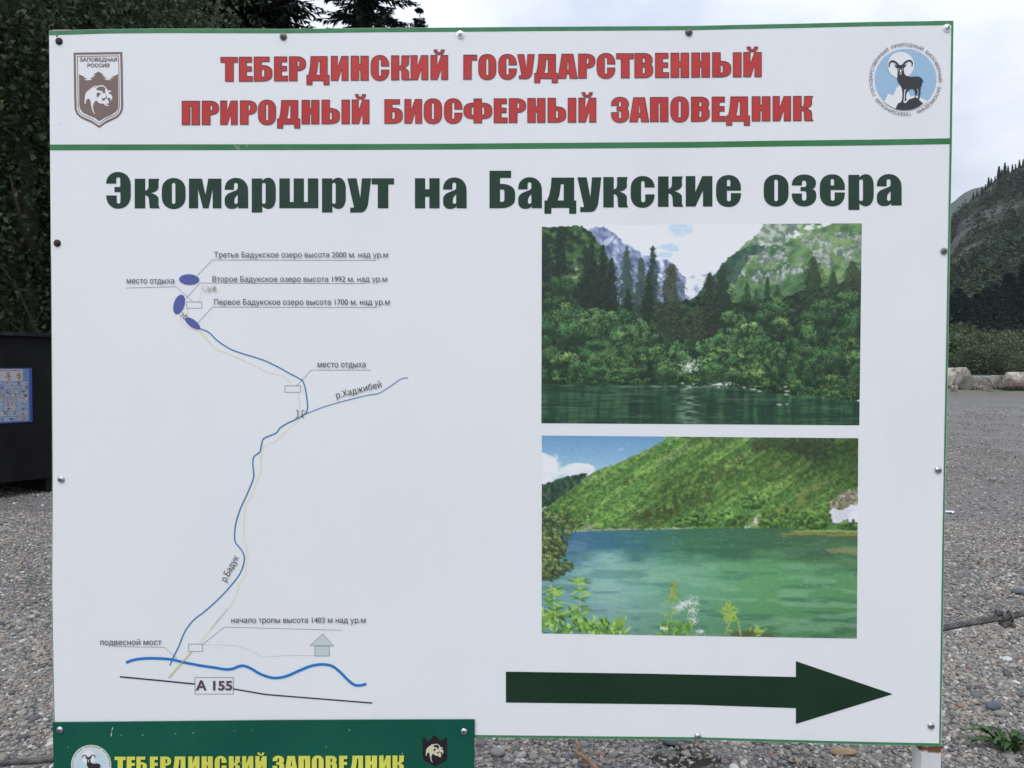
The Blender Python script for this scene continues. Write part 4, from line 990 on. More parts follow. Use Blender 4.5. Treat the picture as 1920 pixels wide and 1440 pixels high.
for x, y, h_ in ((745, 480, 80), (710, 490, 66), (800, 440, 100), (780, 490, 60), (870, 420, 100), (905, 400, 100), (940, 390, 90), (985, 380, 80), (1005, 360, 50), (1010, 290, 60), (1045, 255, 60), (1068, 215, 90), (1098, 270, 50), (1135, 220, 60), (1168, 160, 90), (1190, 190, 40), (520, 310, 40), (560, 290, 36), (330, 520, 60), (200, 520, 90), (180, 530, 70), (580, 500, 60), (640, 500, 70), (660, 490, 40), (820, 470, 80), (1260, 90, 70), (1300, 84, 60), (1480, 90, 60), (1340, 70, 60)):
    for k in range(int(h_ * .9)):
        t = r.random() ** .8; c.dab(x + r.normal(0, 5 + 13 * t), y - h_ * .5 + h_ * t, r.uniform(1, 2.2), r.uniform(.9, 1.8), np.array((70, 84, 48)) * r.uniform(.6, 1.15), .7)
m2 = c.mask([(1540, 330), (1640, 260), (1720, 240), (1660, 330), (1560, 400), (1460, 470), (1330, 500), (1200, 540), (1240, 500), (1400, 440)], 50); c.put(m2, (132, 130, 76), np.clip((c.noise(12, 7, 4, .6) - .45) * 3, 0, .45))
m2 = c.mask([(1670, 420), (1700, 390), (1770, 340), (1830, 310), (1830, 450), (1740, 460), (1680, 455)], 22); c.put(m2, c.ramp(c.noise(5, 4, 4, .7), [(.2, (84, 88, 66)), (.6, (132, 130, 112)), (.85, (176, 174, 164))]))
m2 = c.mask([(1672, 465), (1690, 455), (1750, 460), (1790, 430), (1830, 400), (1830, 520), (1740, 530), (1690, 535)], 12); c.put(m2, (196, 204, 222))
m2 = c.mask([(1180, 565), (1220, 530), (1290, 490), (1300, 510), (1260, 560), (1200, 572)], 20); c.put(m2, (188, 190, 192), np.clip((c.noise(8, 5, 3, .6) - .3) * 3, 0, .9))
for x, y, rx, ry in ((1380, 500, 90, 70), (1440, 540, 90, 40), (1330, 540, 60, 34), (1620, 500, 60, 70), (1600, 545, 60, 30), (1520, 510, 60, 40), (1780, 545, 60, 34), (1240, 420, 70, 40), (1120, 520, 90, 40), (960, 530, 80, 34), (860, 545, 70, 26)):
    c.crown(x, y, rx, ry, (38, 68, 34), (120, 166, 78), 230, 1.5)
sw = c.noise(120, 40, 3, .5, -.6); tone_ = (.84 + .34 * sw) * (1 - .16 * np.clip((c.X - 1100) / 700, 0, 1) * np.clip((420 - c.Y) / 300, 0, 1)) * (1 + .14 * np.clip((900 - c.X) / 700, 0, 1) * np.clip((330 - c.Y) / 250, 0, 1))
c.a = np.where(m_slope[..., None], c.a * tone_[..., None], c.a)
# lake
sh_ = lambda x: np.interp(x, [240, 480, 700, 900, 1100, 1300, 1560, 1827], [600, 588, 582, 574, 570, 568, 572, 578])
lk = c.Y > sh_(c.X)
u = np.clip((c.X - 47) / 1780, 0, 1); v = np.clip((c.Y - 575) / 615, 0, 1)
far = c.ramp(u, [(0, (60, 100, 156)), (.14, (58, 104, 138)), (.30, (56, 110, 112)), (.48, (54, 106, 78)), (1, (62, 96, 66))])
near = c.ramp(u, [(0, (98, 146, 168)), (.22, (122, 168, 170)), (.42, (98, 154, 132)), (.7, (86, 146, 98)), (1, (80, 134, 90))])
k_ = np.clip((v - .16 + (c.noise(60, 16, 3) - .5) * .22) / .2, 0, 1)[..., None]
wc = far * (1 - k_) + near * k_
wc = wc * (1 - .16 * np.clip(v - .55, 0, 1) * 2)[..., None]
c.put(lk, wc); c.put(lk, (40, 84, 78), np.clip((c.noise(60, 8, 3, .5) - .52) * 1.8, 0, .32) * np.clip(.35 + v, 0, 1)); c.put(lk, (142, 182, 160), np.clip((c.noise(60, 9, 3, .5) - .56) * 1.8, 0, .32) * np.clip(v * 2, 0, 1))
c.put(lk & (c.X < 750) & (c.Y < 800), (48, 86, 140), np.clip((c.noise(26, 3, 3, .6) - .52) * 2.2, 0, .4) * np.clip(1 - v * 2.2, 0, 1)); c.put(lk, (150, 176, 176), np.clip((c.noise(14, 1.7, 2, .6) - .88) * 4, 0, .2))
m2 = c.mask([(1380, 596), (1480, 588), (1827, 590), (1827, 612), (1560, 604), (1420, 606)], 10); c.put(m2, (136, 124, 66), .8)
m2 = c.mask([(1640, 690), (1730, 668), (1827, 664), (1827, 712), (1700, 706)], 20); c.put(m2, (134, 130, 92), .6)
m2 = c.mask([(1440, 580), (1640, 572), (1827, 574), (1827, 586), (1500, 586)], 8); c.put(m2, (128, 158, 92), .9)
for k in range(170): x = r.uniform(240, 900); c.dab(x, sh_(x) - abs(r.normal(0, 4)), r.uniform(1.5, 4), .9, np.array((178, 180, 166)) * r.uniform(.75, 1.1), .7)
for k in range(50): c.dab(r.normal(320, 16), r.normal(576, 8), 2, 1.4, (150, 150, 140), .6)
for k in range(40): c.dab(r.uniform(1380, 1800), r.uniform(640, 900), r.uniform(1, 3), .6, (170, 190, 176), .6)
m2 = c.mask([(1150, 1165), (1250, 1150), (1400, 1190), (1120, 1190)], 20); c.put(m2, (76, 76, 48), .7)
# bush at the left edge
for y, x in sorted([(r.uniform(490, 860), 47 + abs(r.normal(0, 80))) for _ in range(74)]):
    if x > 290: continue
    c.crown(x, y, 46, 36, (44, 64, 38), (146, 170, 102), 150, 1.2)
for k in range(12): c.stroke([(60, 900 + r.uniform(-40, 30)), (150 + r.uniform(-30, 30), 860 + r.uniform(-30, 40)), (230 + r.uniform(-40, 60), 830 + r.uniform(-30, 60))], .5, (84, 82, 66), .5)
# foreground herbs
def leaf(x, y, a, ln, wd, col):
    for q in np.linspace(0, 1, 12): c.dab(x + ln * q * math.cos(a), y + ln * q * math.sin(a), max(.8, wd * math.sin(math.pi * (q * .85 + .12)) * c.kx), max(.8, wd * math.sin(math.pi * (q * .85 + .12)) * c.kx), np.array(col) * (.92 + .2 * q), .85)
for k in range(230):
    x = r.uniform(47, 420) if k < 190 else r.uniform(400, 520); y = r.uniform(1060 if x < 260 else 1120, 1200)
    leaf(x, y, r.uniform(-2.9, -.2), r.uniform(20, 60), r.uniform(5, 10), [(52, 92, 40), (108, 156, 66), (150, 186, 86), (84, 132, 54)][r.integers(4)])
for x, y0, y1 in ((118, 930, 1110), (265, 880, 1150)):
    c.stroke([(x, y0), (x + 8, y1)], 1.5, (168, 196, 108))
    for yy in np.linspace(y0 + 10, y1 - 20, 6):
        for sd in (-1, 1):
            for j in range(3): leaf(x, yy + r.uniform(-6, 6), (math.pi if sd < 0 else 0) + r.uniform(-.6, .5), r.uniform(40, 85), r.uniform(5, 10), [(96, 146, 60), (140, 178, 84), (66, 112, 48)][r.integers(3)])
    for k in range(60): c.dab(x + r.normal(0, 18), y0 + r.normal(12, 20), 2, 1.6, (150, 186, 84), .8)
for (xa, ya), (xb, yb), hd in (((800, 880), (780, 1170), 90), ((1100, 990), (1160, 1090), 50), ((1162, 1100), (1178, 1185), 0), ((1125, 1060), (1090, 1180), 40)):
    c.stroke([(xa, ya + hd * .6), (xb, yb)], 1.5, (150, 168, 100))
    for k in range(hd * 2): t = r.random(); c.dab(xa + r.normal(0, 7 + 9 * t), ya + hd * t * 1.1, 2, 1.7, np.array((136, 164, 84)) * r.uniform(.7, 1.15), .85)
for yy in (990, 1060, 1110, 1150):
    for sd in (-1, 1): leaf(785, yy, (math.pi if sd < 0 else 0) + r.uniform(-.5, .4), r.uniform(40, 70), r.uniform(6, 10), (122, 162, 70))
for k in range(60): leaf(r.uniform(710, 900), r.uniform(1130, 1200), r.uniform(-2.9, -.2), 34, 7, [(112, 156, 66), (76, 120, 52)][r.integers(2)])
for q in ((905, 1000, 42, 26), (830, 1030, 30, 22), (900, 1048, 26, 16), (912, 1100, 24, 22), (740, 1150, 20, 8), (950, 1165, 20, 12), (858, 1008, 24, 14)):
    for k in range(int(q[2] * 2.2)): c.dab(q[0] + r.normal(0, q[2] * .6), q[1] + r.normal(0, q[3] * .6), r.uniform(1, 2), r.uniform(.8, 1.5), np.array((214, 218, 226)) * r.uniform(.86, 1), .85)
for k in range(10): c.stroke([(870 + r.uniform(-20, 30), 1110), (880 + r.uniform(-50, 50), 1040)], .6, (130, 160, 120), .5)
for k in range(40): leaf(1110 + r.normal(0, 20), 1080 + r.normal(0, 26), r.uniform(-2.6, .2), 36, 6, (132, 166, 78))
for k in range(20): leaf(1270 + r.normal(0, 16), 1165 + r.normal(0, 8), r.uniform(-2.6, .2), 30, 5, (140, 168, 80))
for k in range(30): leaf(498 + r.normal(0, 8), 1120 + r.normal(0, 16), r.uniform(-2.6, -.2), 20, 4, (112, 152, 66))
c.a *= 1 + (c.noise(2.2, 2.2, 2, .7) - .5)[..., None] * .08
printed_photo('printed_photo', 'lower printed photograph of a green lake below a wooded slope', c, [(1016, 816.6), (1609.3, 821.6), (1606.6, 1197.4), (1015.6, 1187.6)], 1.04)

# ------------------------------------------------------------------ ground, river, hills
def hash_noise(x, y, seed=0):
    """smooth value noise on numpy arrays"""
    i, j = np.floor(x).astype(int), np.floor(y).astype(int); f, g = x - i, y - j
    f = f * f * (3 - 2 * f); g = g * g * (3 - 2 * g)
    def h(a, b):
        q = (a * 374761393 + b * 668265263 + seed * 69069) & 0x7fffffff
        q = ((q ^ (q >> 13)) * 1274126177) & 0x7fffffff
        return ((q ^ (q >> 16)) & 0xffff) / 65535.0
    return (h(i, j) * (1 - f) + h(i + 1, j) * f) * (1 - g) + (h(i, j + 1) * (1 - f) + h(i + 1, j + 1) * f) * g
def fbm(x, y, o=4, seed=0):
    t = np.zeros_like(x); a = .5; s_ = 0
    for k in range(o): t += a * hash_noise(x * 2 ** k, y * 2 ** k, seed + k); s_ += a; a *= .5
    return t / s_

def gravel_material():
    m = mat('gravel_ground', (1, 1, 1, 1), .92, .2); t = m.node_tree; b = t.nodes['Principled BSDF']; n = t.nodes.new; L = t.links.new
    g = n('ShaderNodeNewGeometry'); sx = n('ShaderNodeSeparateXYZ'); L(g.outputs['Position'], sx.inputs[0])
    def ramp(src, stops):
        r = n('ShaderNodeValToRGB')
        while len(r.color_ramp.elements) < len(stops): r.color_ramp.elements.new(.5)
        for e, (p, c) in zip(r.color_ramp.elements, stops): e.position = p; e.color = tuple(c) + (1,)
        L(src, r.inputs[0]); return r.outputs[0]
    def mixc(f, a, bb, mode='MIX'):
        q = n('ShaderNodeMix'); q.data_type = 'RGBA'; q.blend_type = mode
        for s_, v in (('Factor', f), ('A', a), ('B', bb)):
            if hasattr(v, 'is_output'): L(v, q.inputs[s_])
            else: q.inputs[s_].default_value = v if s_ == 'Factor' else tuple(v) + (1,)
        return q.outputs['Result']
    def noise(sc, det=5, ro=.6):
        q = n('ShaderNodeTexNoise'); q.inputs['Scale'].default_value = sc; q.inputs['Detail'].default_value = det; q.inputs['Roughness'].default_value = ro
        L(g.outputs['Position'], q.inputs['Vector']); return q.outputs['Fac']
    def rng_(src, a, bb):
        q = n('ShaderNodeMapRange'); q.inputs['From Min'].default_value = a; q.inputs['From Max'].default_value = bb; L(src, q.inputs['Value']); return q.outputs[0]
    stones = [(0, (.05, .05, .055)), (.25, (.15, .145, .135)), (.5, (.23, .22, .20)), (.7, (.31, .295, .265)), (.85, (.24, .20, .17)), (1, (.48, .46, .42))]
    cols = []
    for sc in (42, 17, 6):
        v = n('ShaderNodeTexVoronoi'); v.inputs['Scale'].default_value = sc; L(g.outputs['Position'], v.inputs['Vector'])
        s2 = n('ShaderNodeSeparateColor'); L(v.outputs['Color'], s2.inputs[0]); cols.append((ramp(s2.outputs[0], stones), v))
    near = mixc(rng_(noise(3), .45, .6), cols[0][0], cols[1][0])
    near = mixc(.25, near, cols[2][0])
    grit = ramp(noise(60, 6, .7), [(.3, (.11, .107, .10)), (.5, (.20, .195, .18)), (.7, (.37, .36, .335))])
    big = ramp(noise(.35, 6, .62), [(.3, (.15, .147, .14)), (.55, (.20, .197, .19)), (.75, (.25, .247, .24))])
    base = mixc(.5, mixc(.45, near, grit), big)
    # trodden earth and dry grass towards the river bank
    far = rng_(sx.outputs['Y'], 30, 40); n1 = noise(.5, 5, .65)
    earth = ramp(noise(1.3, 6, .7), [(.35, (.13, .118, .10)), (.6, (.185, .17, .15))])
    moss = ramp(noise(2.0, 5, .7), [(.4, (.085, .085, .035)), (.7, (.17, .155, .07))])
    fm = n('ShaderNodeMath'); fm.operation = 'MULTIPLY'; L(far, fm.inputs[0]); fm.inputs[1].default_value = .85
    base = mixc(fm.outputs[0], base, earth)
    gm = n('ShaderNodeMath'); gm.operation = 'MULTIPLY'; L(rng_(sx.outputs['Y'], 40, 50), gm.inputs[0]); L(rng_(n1, .47, .58), gm.inputs[1])
    base = mixc(gm.outputs[0], base, moss)
    # the far side of the river is grass
    base = mixc(rng_(sx.outputs['Y'], 120, 130), base, ramp(noise(.08, 5, .7), [(.35, (.05, .075, .03)), (.65, (.10, .12, .05))]))
    # damp dark soil in two patches by the sign
    for (cx, cy, rad) in SOIL:
        vm = n('ShaderNodeVectorMath'); vm.operation = 'DISTANCE'; L(g.outputs['Position'], vm.inputs[0]); vm.inputs[1].default_value = (cx, cy, 0)
        ad = n('ShaderNodeMath'); ad.operation = 'MULTIPLY_ADD'; L(noise(9), ad.inputs[0]); ad.inputs[1].default_value = -.5; ad.inputs[2].default_value = .25
        su = n('ShaderNodeMath'); su.operation = 'SUBTRACT'; L(vm.outputs['Value'], su.inputs[0]); L(ad.outputs[0], su.inputs[1])
        base = mixc(rng_(su.outputs[0], rad, rad * .5), base, (.038, .034, .028))
    # darker brown ground towards the back left
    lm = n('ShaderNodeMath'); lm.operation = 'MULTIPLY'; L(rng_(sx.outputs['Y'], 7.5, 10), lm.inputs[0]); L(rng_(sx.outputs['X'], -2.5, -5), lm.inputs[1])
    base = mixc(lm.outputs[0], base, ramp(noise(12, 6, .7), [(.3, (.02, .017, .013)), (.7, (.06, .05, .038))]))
    L(base, b.inputs['Base Color'])
    bp = n('ShaderNodeBump'); bp.inputs['Strength'].default_value = .8; bp.inputs['Distance'].default_value = .03
    L(cols[0][1].outputs['Distance'], bp.inputs['Height']); bp.invert = True
    b2 = n('ShaderNodeBump'); b2.inputs['Strength'].default_value = .6; b2.inputs['Distance'].default_value = .05; L(noise(14, 8, .7), b2.inputs['Height']); L(bp.outputs[0], b2.inputs['Normal'])
    L(b2.outputs[0], b.inputs['Normal'])
    return m
SOIL = [(at_z(1292, 1432)[0], at_z(1292, 1432)[1], .17), (at_z(1480, 1440)[0], at_z(1480, 1440)[1] - .05, .10), (at_z(1240, 1400)[0], at_z(1240, 1400)[1] + .1, .12)]

def lift(x, y):
    """gentle unevenness of the ground"""
    r_ = np.hypot(x, y)
    return (fbm(x * .9 + 40, y * .9 + 40, 3) - .5) * .07 * np.clip((r_ - .5) / 3, .35, 1) + (fbm(x * .07 + 9, y * .07 + 9, 3, 5) - .5) * np.clip((r_ - 10) / 40, 0, 1) * .5
ys = np.r_[-40, -20, np.arange(-10, 16, .25), np.arange(16, 60, 1.5), np.geomspace(60, 6500, 40)]
xs = np.r_[-np.geomspace(6500, 40, 30), np.arange(-38, -8, 1.0), np.arange(-8, 8, .25), np.arange(8, 40, 1.0), np.geomspace(42, 6500, 30)]
X, Y = np.meshgrid(xs, ys); Zg = lift(X, Y)
Zg[np.hypot(X, Y) > 110] = 0
idx = np.arange(X.size).reshape(X.shape)
F = np.stack([idx[:-1, :-1], idx[:-1, 1:], idx[1:, 1:], idx[1:, :-1]], -1).reshape(-1, 4)
tag(link('ground', fast_mesh('ground', np.stack([X, Y, Zg], -1).reshape(-1, 3), F, gravel_material(), smooth=True)), kind='structure')

M['water'] = mat('river_water', (.22, .26, .28, 1), .25, .5)
_t = M['water'].node_tree; _n = _t.nodes.new('ShaderNodeTexNoise'); _n.inputs['Scale'].default_value = .8; _n.inputs['Detail'].default_value = 6
_b = _t.nodes.new('ShaderNodeBump'); _b.inputs['Strength'].default_value = .5; _t.links.new(_n.outputs['Fac'], _b.inputs['Height']); _t.links.new(_b.outputs[0], _t.nodes['Principled BSDF'].inputs['Normal'])
wx = np.linspace(-60, 420, 60); bank = 118 + 14 * (fbm(wx * .03, wx * 0 + 3, 3) - .5); f2 = 166 + 20 * (fbm(wx * .02 + 5, wx * 0, 3) - .5)
wv = [(x, y, .12) for x, y in zip(wx, bank)] + [(x, y, .12) for x, y in zip(wx, f2)]
tag(obj('river', wv, [(i, i + 1, 61 + i, 60 + i) for i in range(59)], M['water'], None, origin=(80, 140, .12)), kind='structure')

def hill_material(name, veg, rock, scale, amount=.5):
    m = mat(name, (1, 1, 1, 1), .95, .1); t = m.node_tree; b = t.nodes['Principled BSDF']; n = t.nodes.new; L = t.links.new
    g = n('ShaderNodeNewGeometry'); mp_ = n('ShaderNodeMapping'); mp_.inputs['Scale'].default_value = (1, .55, 1.2); L(g.outputs['Position'], mp_.inputs[0])
    def noise(sc, det=6, ro=.62):
        q = n('ShaderNodeTexNoise'); q.inputs['Scale'].default_value = sc; q.inputs['Detail'].default_value = det; q.inputs['Roughness'].default_value = ro; L(mp_.outputs[0], q.inputs['Vector']); return q.outputs['Fac']
    def ramp(src, stops):
        r = n('ShaderNodeValToRGB')
        while len(r.color_ramp.elements) < len(stops): r.color_ramp.elements.new(.5)
        for e, (p, c) in zip(r.color_ramp.elements, stops): e.position = p; e.color = tuple(c) + (1,)
        L(src, r.inputs[0]); return r.outputs[0]
    v = ramp(noise(scale * 5), [(.3, veg[0]), (.7, veg[1])]); k = ramp(noise(scale * 7, 8, .7), [(.3, rock[0]), (.7, rock[1])])
    f = n('ShaderNodeMapRange'); f.inputs['From Min'].default_value = amount; f.inputs['From Max'].default_value = amount + .07; L(noise(scale), f.inputs['Value'])
    q = n('ShaderNodeMix'); q.data_type = 'RGBA'; L(f.outputs[0], q.inputs['Factor']); L(v, q.inputs['A']); L(k, q.inputs['B']); L(q.outputs['Result'], b.inputs['Base Color'])
    bp = n('ShaderNodeBump'); bp.inputs['Strength'].default_value = .9; bp.inputs['Distance'].default_value = 4; L(noise(scale * 3, 8, .7), bp.inputs['Height']); L(bp.outputs[0], b.inputs['Normal'])
    return m
M['hill'] = hill_material('hill_rock_and_scrub', ((.022, .032, .022), (.058, .07, .042)), ((.055, .052, .048), (.165, .155, .145)), .03, .53)
M['ridge'] = hill_material('far_ridge_wood', ((.03, .045, .035), (.06, .075, .05)), ((.06, .07, .06), (.1, .1, .09)), .004, .6)

def px_t(px):
    d = ray(px, 690); return d[0] / d[1]
# near hill: height over the sight line given by the outline seen in the photograph, ridge about 700 m off
T_px = [1500, 1600, 1700, 1783, 1800, 1818, 1850, 1880, 1920, 2000, 2150, 2400]; T_py = [640, 600, 520, 420, 392, 368, 345, 326, 304, 265, 220, 190]
T_t = [px_t(p) for p in T_px]; T_e = [(689 - p) / FPX for p in T_py]
def hill_h(t, y):
    e = np.interp(t, T_t, T_e)
    s_ = np.clip((y - 290) / 430, 0, 1.0); back = np.clip((y - 720) / 500, 0, 1)
    x = t * y
    hh = e * 720 * (.25 * s_ + .75 * s_ ** 1.35) + (fbm(x * .02, y * .02, 5, 3) - .5) * 30 * np.clip(s_ * 4, 0, 1) * (1 - .6 * s_)
    return hh * (1 - back ** 1.5 * .9)
tt = np.linspace(px_t(1480), px_t(2420), 190); yy = np.r_[np.linspace(288, 730, 120), np.linspace(740, 1250, 24)]
TT, YY = np.meshgrid(tt, yy); HH = hill_h(TT, YY) - .5
idx = np.arange(TT.size).reshape(TT.shape); F = np.stack([idx[:-1, :-1], idx[:-1, 1:], idx[1:, 1:], idx[1:, :-1]], -1).reshape(-1, 4)
tag(link('rocky_hill', fast_mesh('rocky_hill', np.stack([TT * YY, YY, HH], -1).reshape(-1, 3), F, M['hill'], smooth=True)), kind='structure')
# far ridge, about 2.6 km
rp = [(900, 560), (1100, 520), (1300, 500), (1500, 470), (1650, 420), (1760, 392), (1783, 382), (1800, 366), (1820, 357), (1860, 350), (1950, 380), (2100, 430)]
rt = np.linspace(px_t(880), px_t(2120), 160); re_ = np.interp(rt, [px_t(p) for p, _ in rp], [(689 - q) / FPX for _, q in rp]); RY = np.linspace(1500, 2600, 26)
TT, YY = np.meshgrid(rt, RY); k_ = (YY - 1500) / 1100
HH = re_[None, :] * 2600 * k_ ** 1.2 + (fbm(TT * YY * .006, YY * .006, 5, 8) - .5) * 70 * np.clip(k_ * 3, 0, 1) * (1.25 - k_) - 2
idx = np.arange(TT.size).reshape(TT.shape); F = np.stack([idx[:-1, :-1], idx[:-1, 1:], idx[1:, 1:], idx[1:, :-1]], -1).reshape(-1, 4)
tag(link('far_ridge', fast_mesh('far_ridge', np.stack([TT * YY, YY, HH], -1).reshape(-1, 3), F, M['ridge'], smooth=True)), kind='structure')

# ------------------------------------------------------------------ pebbles: countless, one object
def pebble_material():
    m = mat('pebble', (1, 1, 1, 1), .75, .3); t = m.node_tree; b = t.nodes['Principled BSDF']; n = t.nodes.new; L = t.links.new
    oi = n('ShaderNodeObjectInfo'); r = n('ShaderNodeValToRGB'); r.color_ramp.interpolation = 'LINEAR'
    st = [(0, (.07, .07, .072)), (.10, (.12, .12, .12)), (.22, (.205, .195, .172)), (.36, (.285, .265, .225)), (.48, (.215, .18, .15)), (.58, (.36, .33, .275)), (.68, (.165, .165, .16)), (.78, (.42, .395, .345)), (.86, (.24, .16, .135)), (.91, (.34, .275, .19)), (.95, (.60, .58, .54)), (1, (.14, .125, .125))]
    while len(r.color_ramp.elements) < len(st): r.color_ramp.elements.new(.5)
    for e, (p, c) in zip(r.color_ramp.elements, st): e.position = p; e.color = c + (1,)
    L(oi.outputs['Random'], r.inputs[0])
    tc_ = n('ShaderNodeTexCoord'); q = n('ShaderNodeTexNoise'); q.inputs['Scale'].default_value = 2.6; q.inputs['Detail'].default_value = 5; L(tc_.outputs['Object'], q.inputs['Vector'])
    mr = n('ShaderNodeMapRange'); mr.inputs['To Min'].default_value = .66; mr.inputs['To Max'].default_value = 1.12; L(q.outputs['Fac'], mr.inputs['Value'])
    vm = n('ShaderNodeVectorMath'); vm.operation = 'SCALE'; L(r.outputs[0], vm.inputs[0]); L(mr.outputs[0], vm.inputs['Scale']); L(vm.outputs[0], b.inputs['Base Color'])
    bp = n('ShaderNodeBump'); bp.inputs['Strength'].default_value = .25; L(q.outputs['Fac'], bp.inputs['Height']); L(bp.outputs[0], b.inputs['Normal'])
    return m
M['pebble'] = pebble_material()
pc = bpy.data.collections.new('pebble_shapes')
for i in range(9):
    bm = bmesh.new(); bmesh.ops.create_icosphere(bm, subdivisions=2, radius=1.0)
    rr_ = np.random.default_rng(i); ax = np.array([1, rr_.uniform(.62, .92), rr_.uniform(.34, .62)])
    cuts = [(rr_.normal(size=3), rr_.uniform(.72, .95)) for _ in range(5)]
    for v in bm.verts:
        p_ = np.array(v.co)
        for d_, c_ in cuts:
            d_ = d_ / np.linalg.norm(d_); k = p_ @ d_
            if k > c_: p_ = p_ - d_ * (k - c_) * .8
        v.co = Vector(p_ * ax)
    me = bpy.data.meshes.new('pebble'); bm.to_mesh(me); bm.free(); me.polygons.foreach_set('use_smooth', np.ones(len(me.polygons), bool)); me.materials.append(M['pebble'])
    pc.objects.link(bpy.data.objects.new('pebble', me))
pts, scl = [], []
def strew(n_, y0, y1, s0, s1, z0=0.0, xk=.78, xm=1.2):
    y = np.sqrt(rng.uniform(y0 ** 2, y1 ** 2, n_)) if y0 > 0 else rng.uniform(y0, y1, n_); x = rng.uniform(-1, 1, n_) * (xk * (y + 1.54) + xm)
    keep = np.ones(n_, bool)
    for (cx, cy, rad) in SOIL:
        d_ = np.hypot(x - cx, y - cy) + (fbm(x * 9, y * 9, 2) - .5) * .1; keep &= (d_ > rad * .8) | (rng.random(n_) < .42)
    keep &= ~((x < -3.4) & (y > 8.2 + rng.normal(0, .4, n_)))
    x, y = x[keep], y[keep]; s_ = s0 + (s1 - s0) * rng.random(len(x)) ** 2.2
    pts.append(np.stack([x, y, lift(x, y) + s_ * .18 + z0], -1)); scl.append(s_)
strew(125000, .9, 3.2, .005, .0148); strew(2400, .9, 3.2, .014, .027); strew(160, .9, 3.2, .026, .042)
strew(110000, 3.2, 6.5, .006, .017); strew(1400, 3.2, 6.5, .016, .028)
strew(70000, 6.5, 14, .008, .021); strew(36000, 13, 26, .010, .024, xm=2); strew(9000, 14, 32, .014, .034, xm=2)
strew(500, 14, 34, .03, .06, xm=2)
pts = np.vstack(pts); scl = np.concatenate(scl)
rot = np.stack([rng.normal(0, .35, len(pts)), rng.normal(0, .35, len(pts)), rng.uniform(0, 6.283, len(pts))], -1)
pm = bpy.data.meshes.new('pebbles'); pm.vertices.add(len(pts)); pm.vertices.foreach_set('co', pts.astype(np.float32).ravel())
a = pm.attributes.new('rot', 'FLOAT_VECTOR', 'POINT'); a.data.foreach_set('vector', rot.astype(np.float32).ravel())
a = pm.attributes.new('scl', 'FLOAT', 'POINT'); a.data.foreach_set('value', scl.astype(np.float32))
pm.update()
po = tag(link('pebbles', pm), kind='stuff')
gn = bpy.data.node_groups.new('strewn_pebbles', 'GeometryNodeTree')
gn.interface.new_socket('Geometry', in_out='INPUT', socket_type='NodeSocketGeometry'); gn.interface.new_socket('Geometry', in_out='OUTPUT', socket_type='NodeSocketGeometry')
gi, go_ = gn.nodes.new('NodeGroupInput'), gn.nodes.new('NodeGroupOutput'); ci = gn.nodes.new('GeometryNodeCollectionInfo'); ci.inputs['Collection'].default_value = pc
ci.inputs['Separate Children'].default_value = True; ci.inputs['Reset Children'].default_value = True
ip = gn.nodes.new('GeometryNodeInstanceOnPoints'); ip.inputs['Pick Instance'].default_value = True
na, nb = gn.nodes.new('GeometryNodeInputNamedAttribute'), gn.nodes.new('GeometryNodeInputNamedAttribute')
na.data_type = 'FLOAT_VECTOR'; na.inputs['Name'].default_value = 'rot'; nb.data_type = 'FLOAT'; nb.inputs['Name'].default_value = 'scl'
e2r = gn.nodes.new('FunctionNodeEulerToRotation'); gl = gn.links.new
gl(gi.outputs[0], ip.inputs['Points']); gl(ci.outputs[0], ip.inputs['Instance']); gl(na.outputs[0], e2r.inputs[0]); gl(e2r.outputs[0], ip.inputs['Rotation']); gl(nb.outputs[0], ip.inputs['Scale']); gl(ip.outputs[0], go_.inputs[0])
md = po.modifiers.new('strew', 'NODES'); md.node_group = gn

# ------------------------------------------------------------------ trees
def leaf_material(name, lo, hi, trans=.25):
    m = bpy.data.materials.new(name); m.use_nodes = True; t = m.node_tree; b = t.nodes['Principled BSDF']; n = t.nodes.new; L = t.links.new
    at = n('ShaderNodeAttribute'); at.attribute_name = 'tone'; r = n('ShaderNodeValToRGB')
    r.color_ramp.elements[0].color = lo + (1,); r.color_ramp.elements[1].color = hi + (1,); L(at.outputs['Fac'], r.inputs[0]); 
    oi = n('ShaderNodeObjectInfo'); hv = n('ShaderNodeHueSaturation'); mr = n('ShaderNodeMapRange'); mr.inputs['To Min'].default_value = .78; mr.inputs['To Max'].default_value = 1.28     # one tree differs from the next
    L(oi.outputs['Random'], mr.inputs['Value']); L(mr.outputs[0], hv.inputs['Value']); L(r.outputs[0], hv.inputs['Color'])
    m2 = n('ShaderNodeMapRange'); m2.inputs['To Min'].default_value = .512; m2.inputs['To Max'].default_value = .492; L(oi.outputs['Random'], m2.inputs['Value']); L(m2.outputs[0], hv.inputs['Hue'])
    r = hv; L(r.outputs[0], b.inputs['Base Color'])
    b.inputs['Roughness'].default_value = .6; b.inputs['Specular IOR Level'].default_value = .22 if trans else .05
    if trans:
        tr_ = n('ShaderNodeBsdfTranslucent'); L(r.outputs[0], tr_.inputs['Color']); mx = n('ShaderNodeMixShader'); mx.inputs[0].default_value = trans
        L(b.outputs[0], mx.inputs[1]); L(tr_.outputs[0], mx.inputs[2]); L(mx.outputs[0], t.nodes['Material Output'].inputs[0])
    return m
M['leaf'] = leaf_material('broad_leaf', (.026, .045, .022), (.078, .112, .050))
M['leaf3'] = leaf_material('lit_tone_leaf', (.042, .068, .032), (.12, .16, .075))  # lighter copy of broad_leaf; the lit look is put into the colour
M['leaf2'] = leaf_material('bright_leaf', (.046, .072, .030), (.125, .155, .068))
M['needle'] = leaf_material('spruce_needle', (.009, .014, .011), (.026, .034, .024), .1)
M['farneedle'] = leaf_material('far_needle', (.010, .018, .013), (.028, .040, .026), .0)
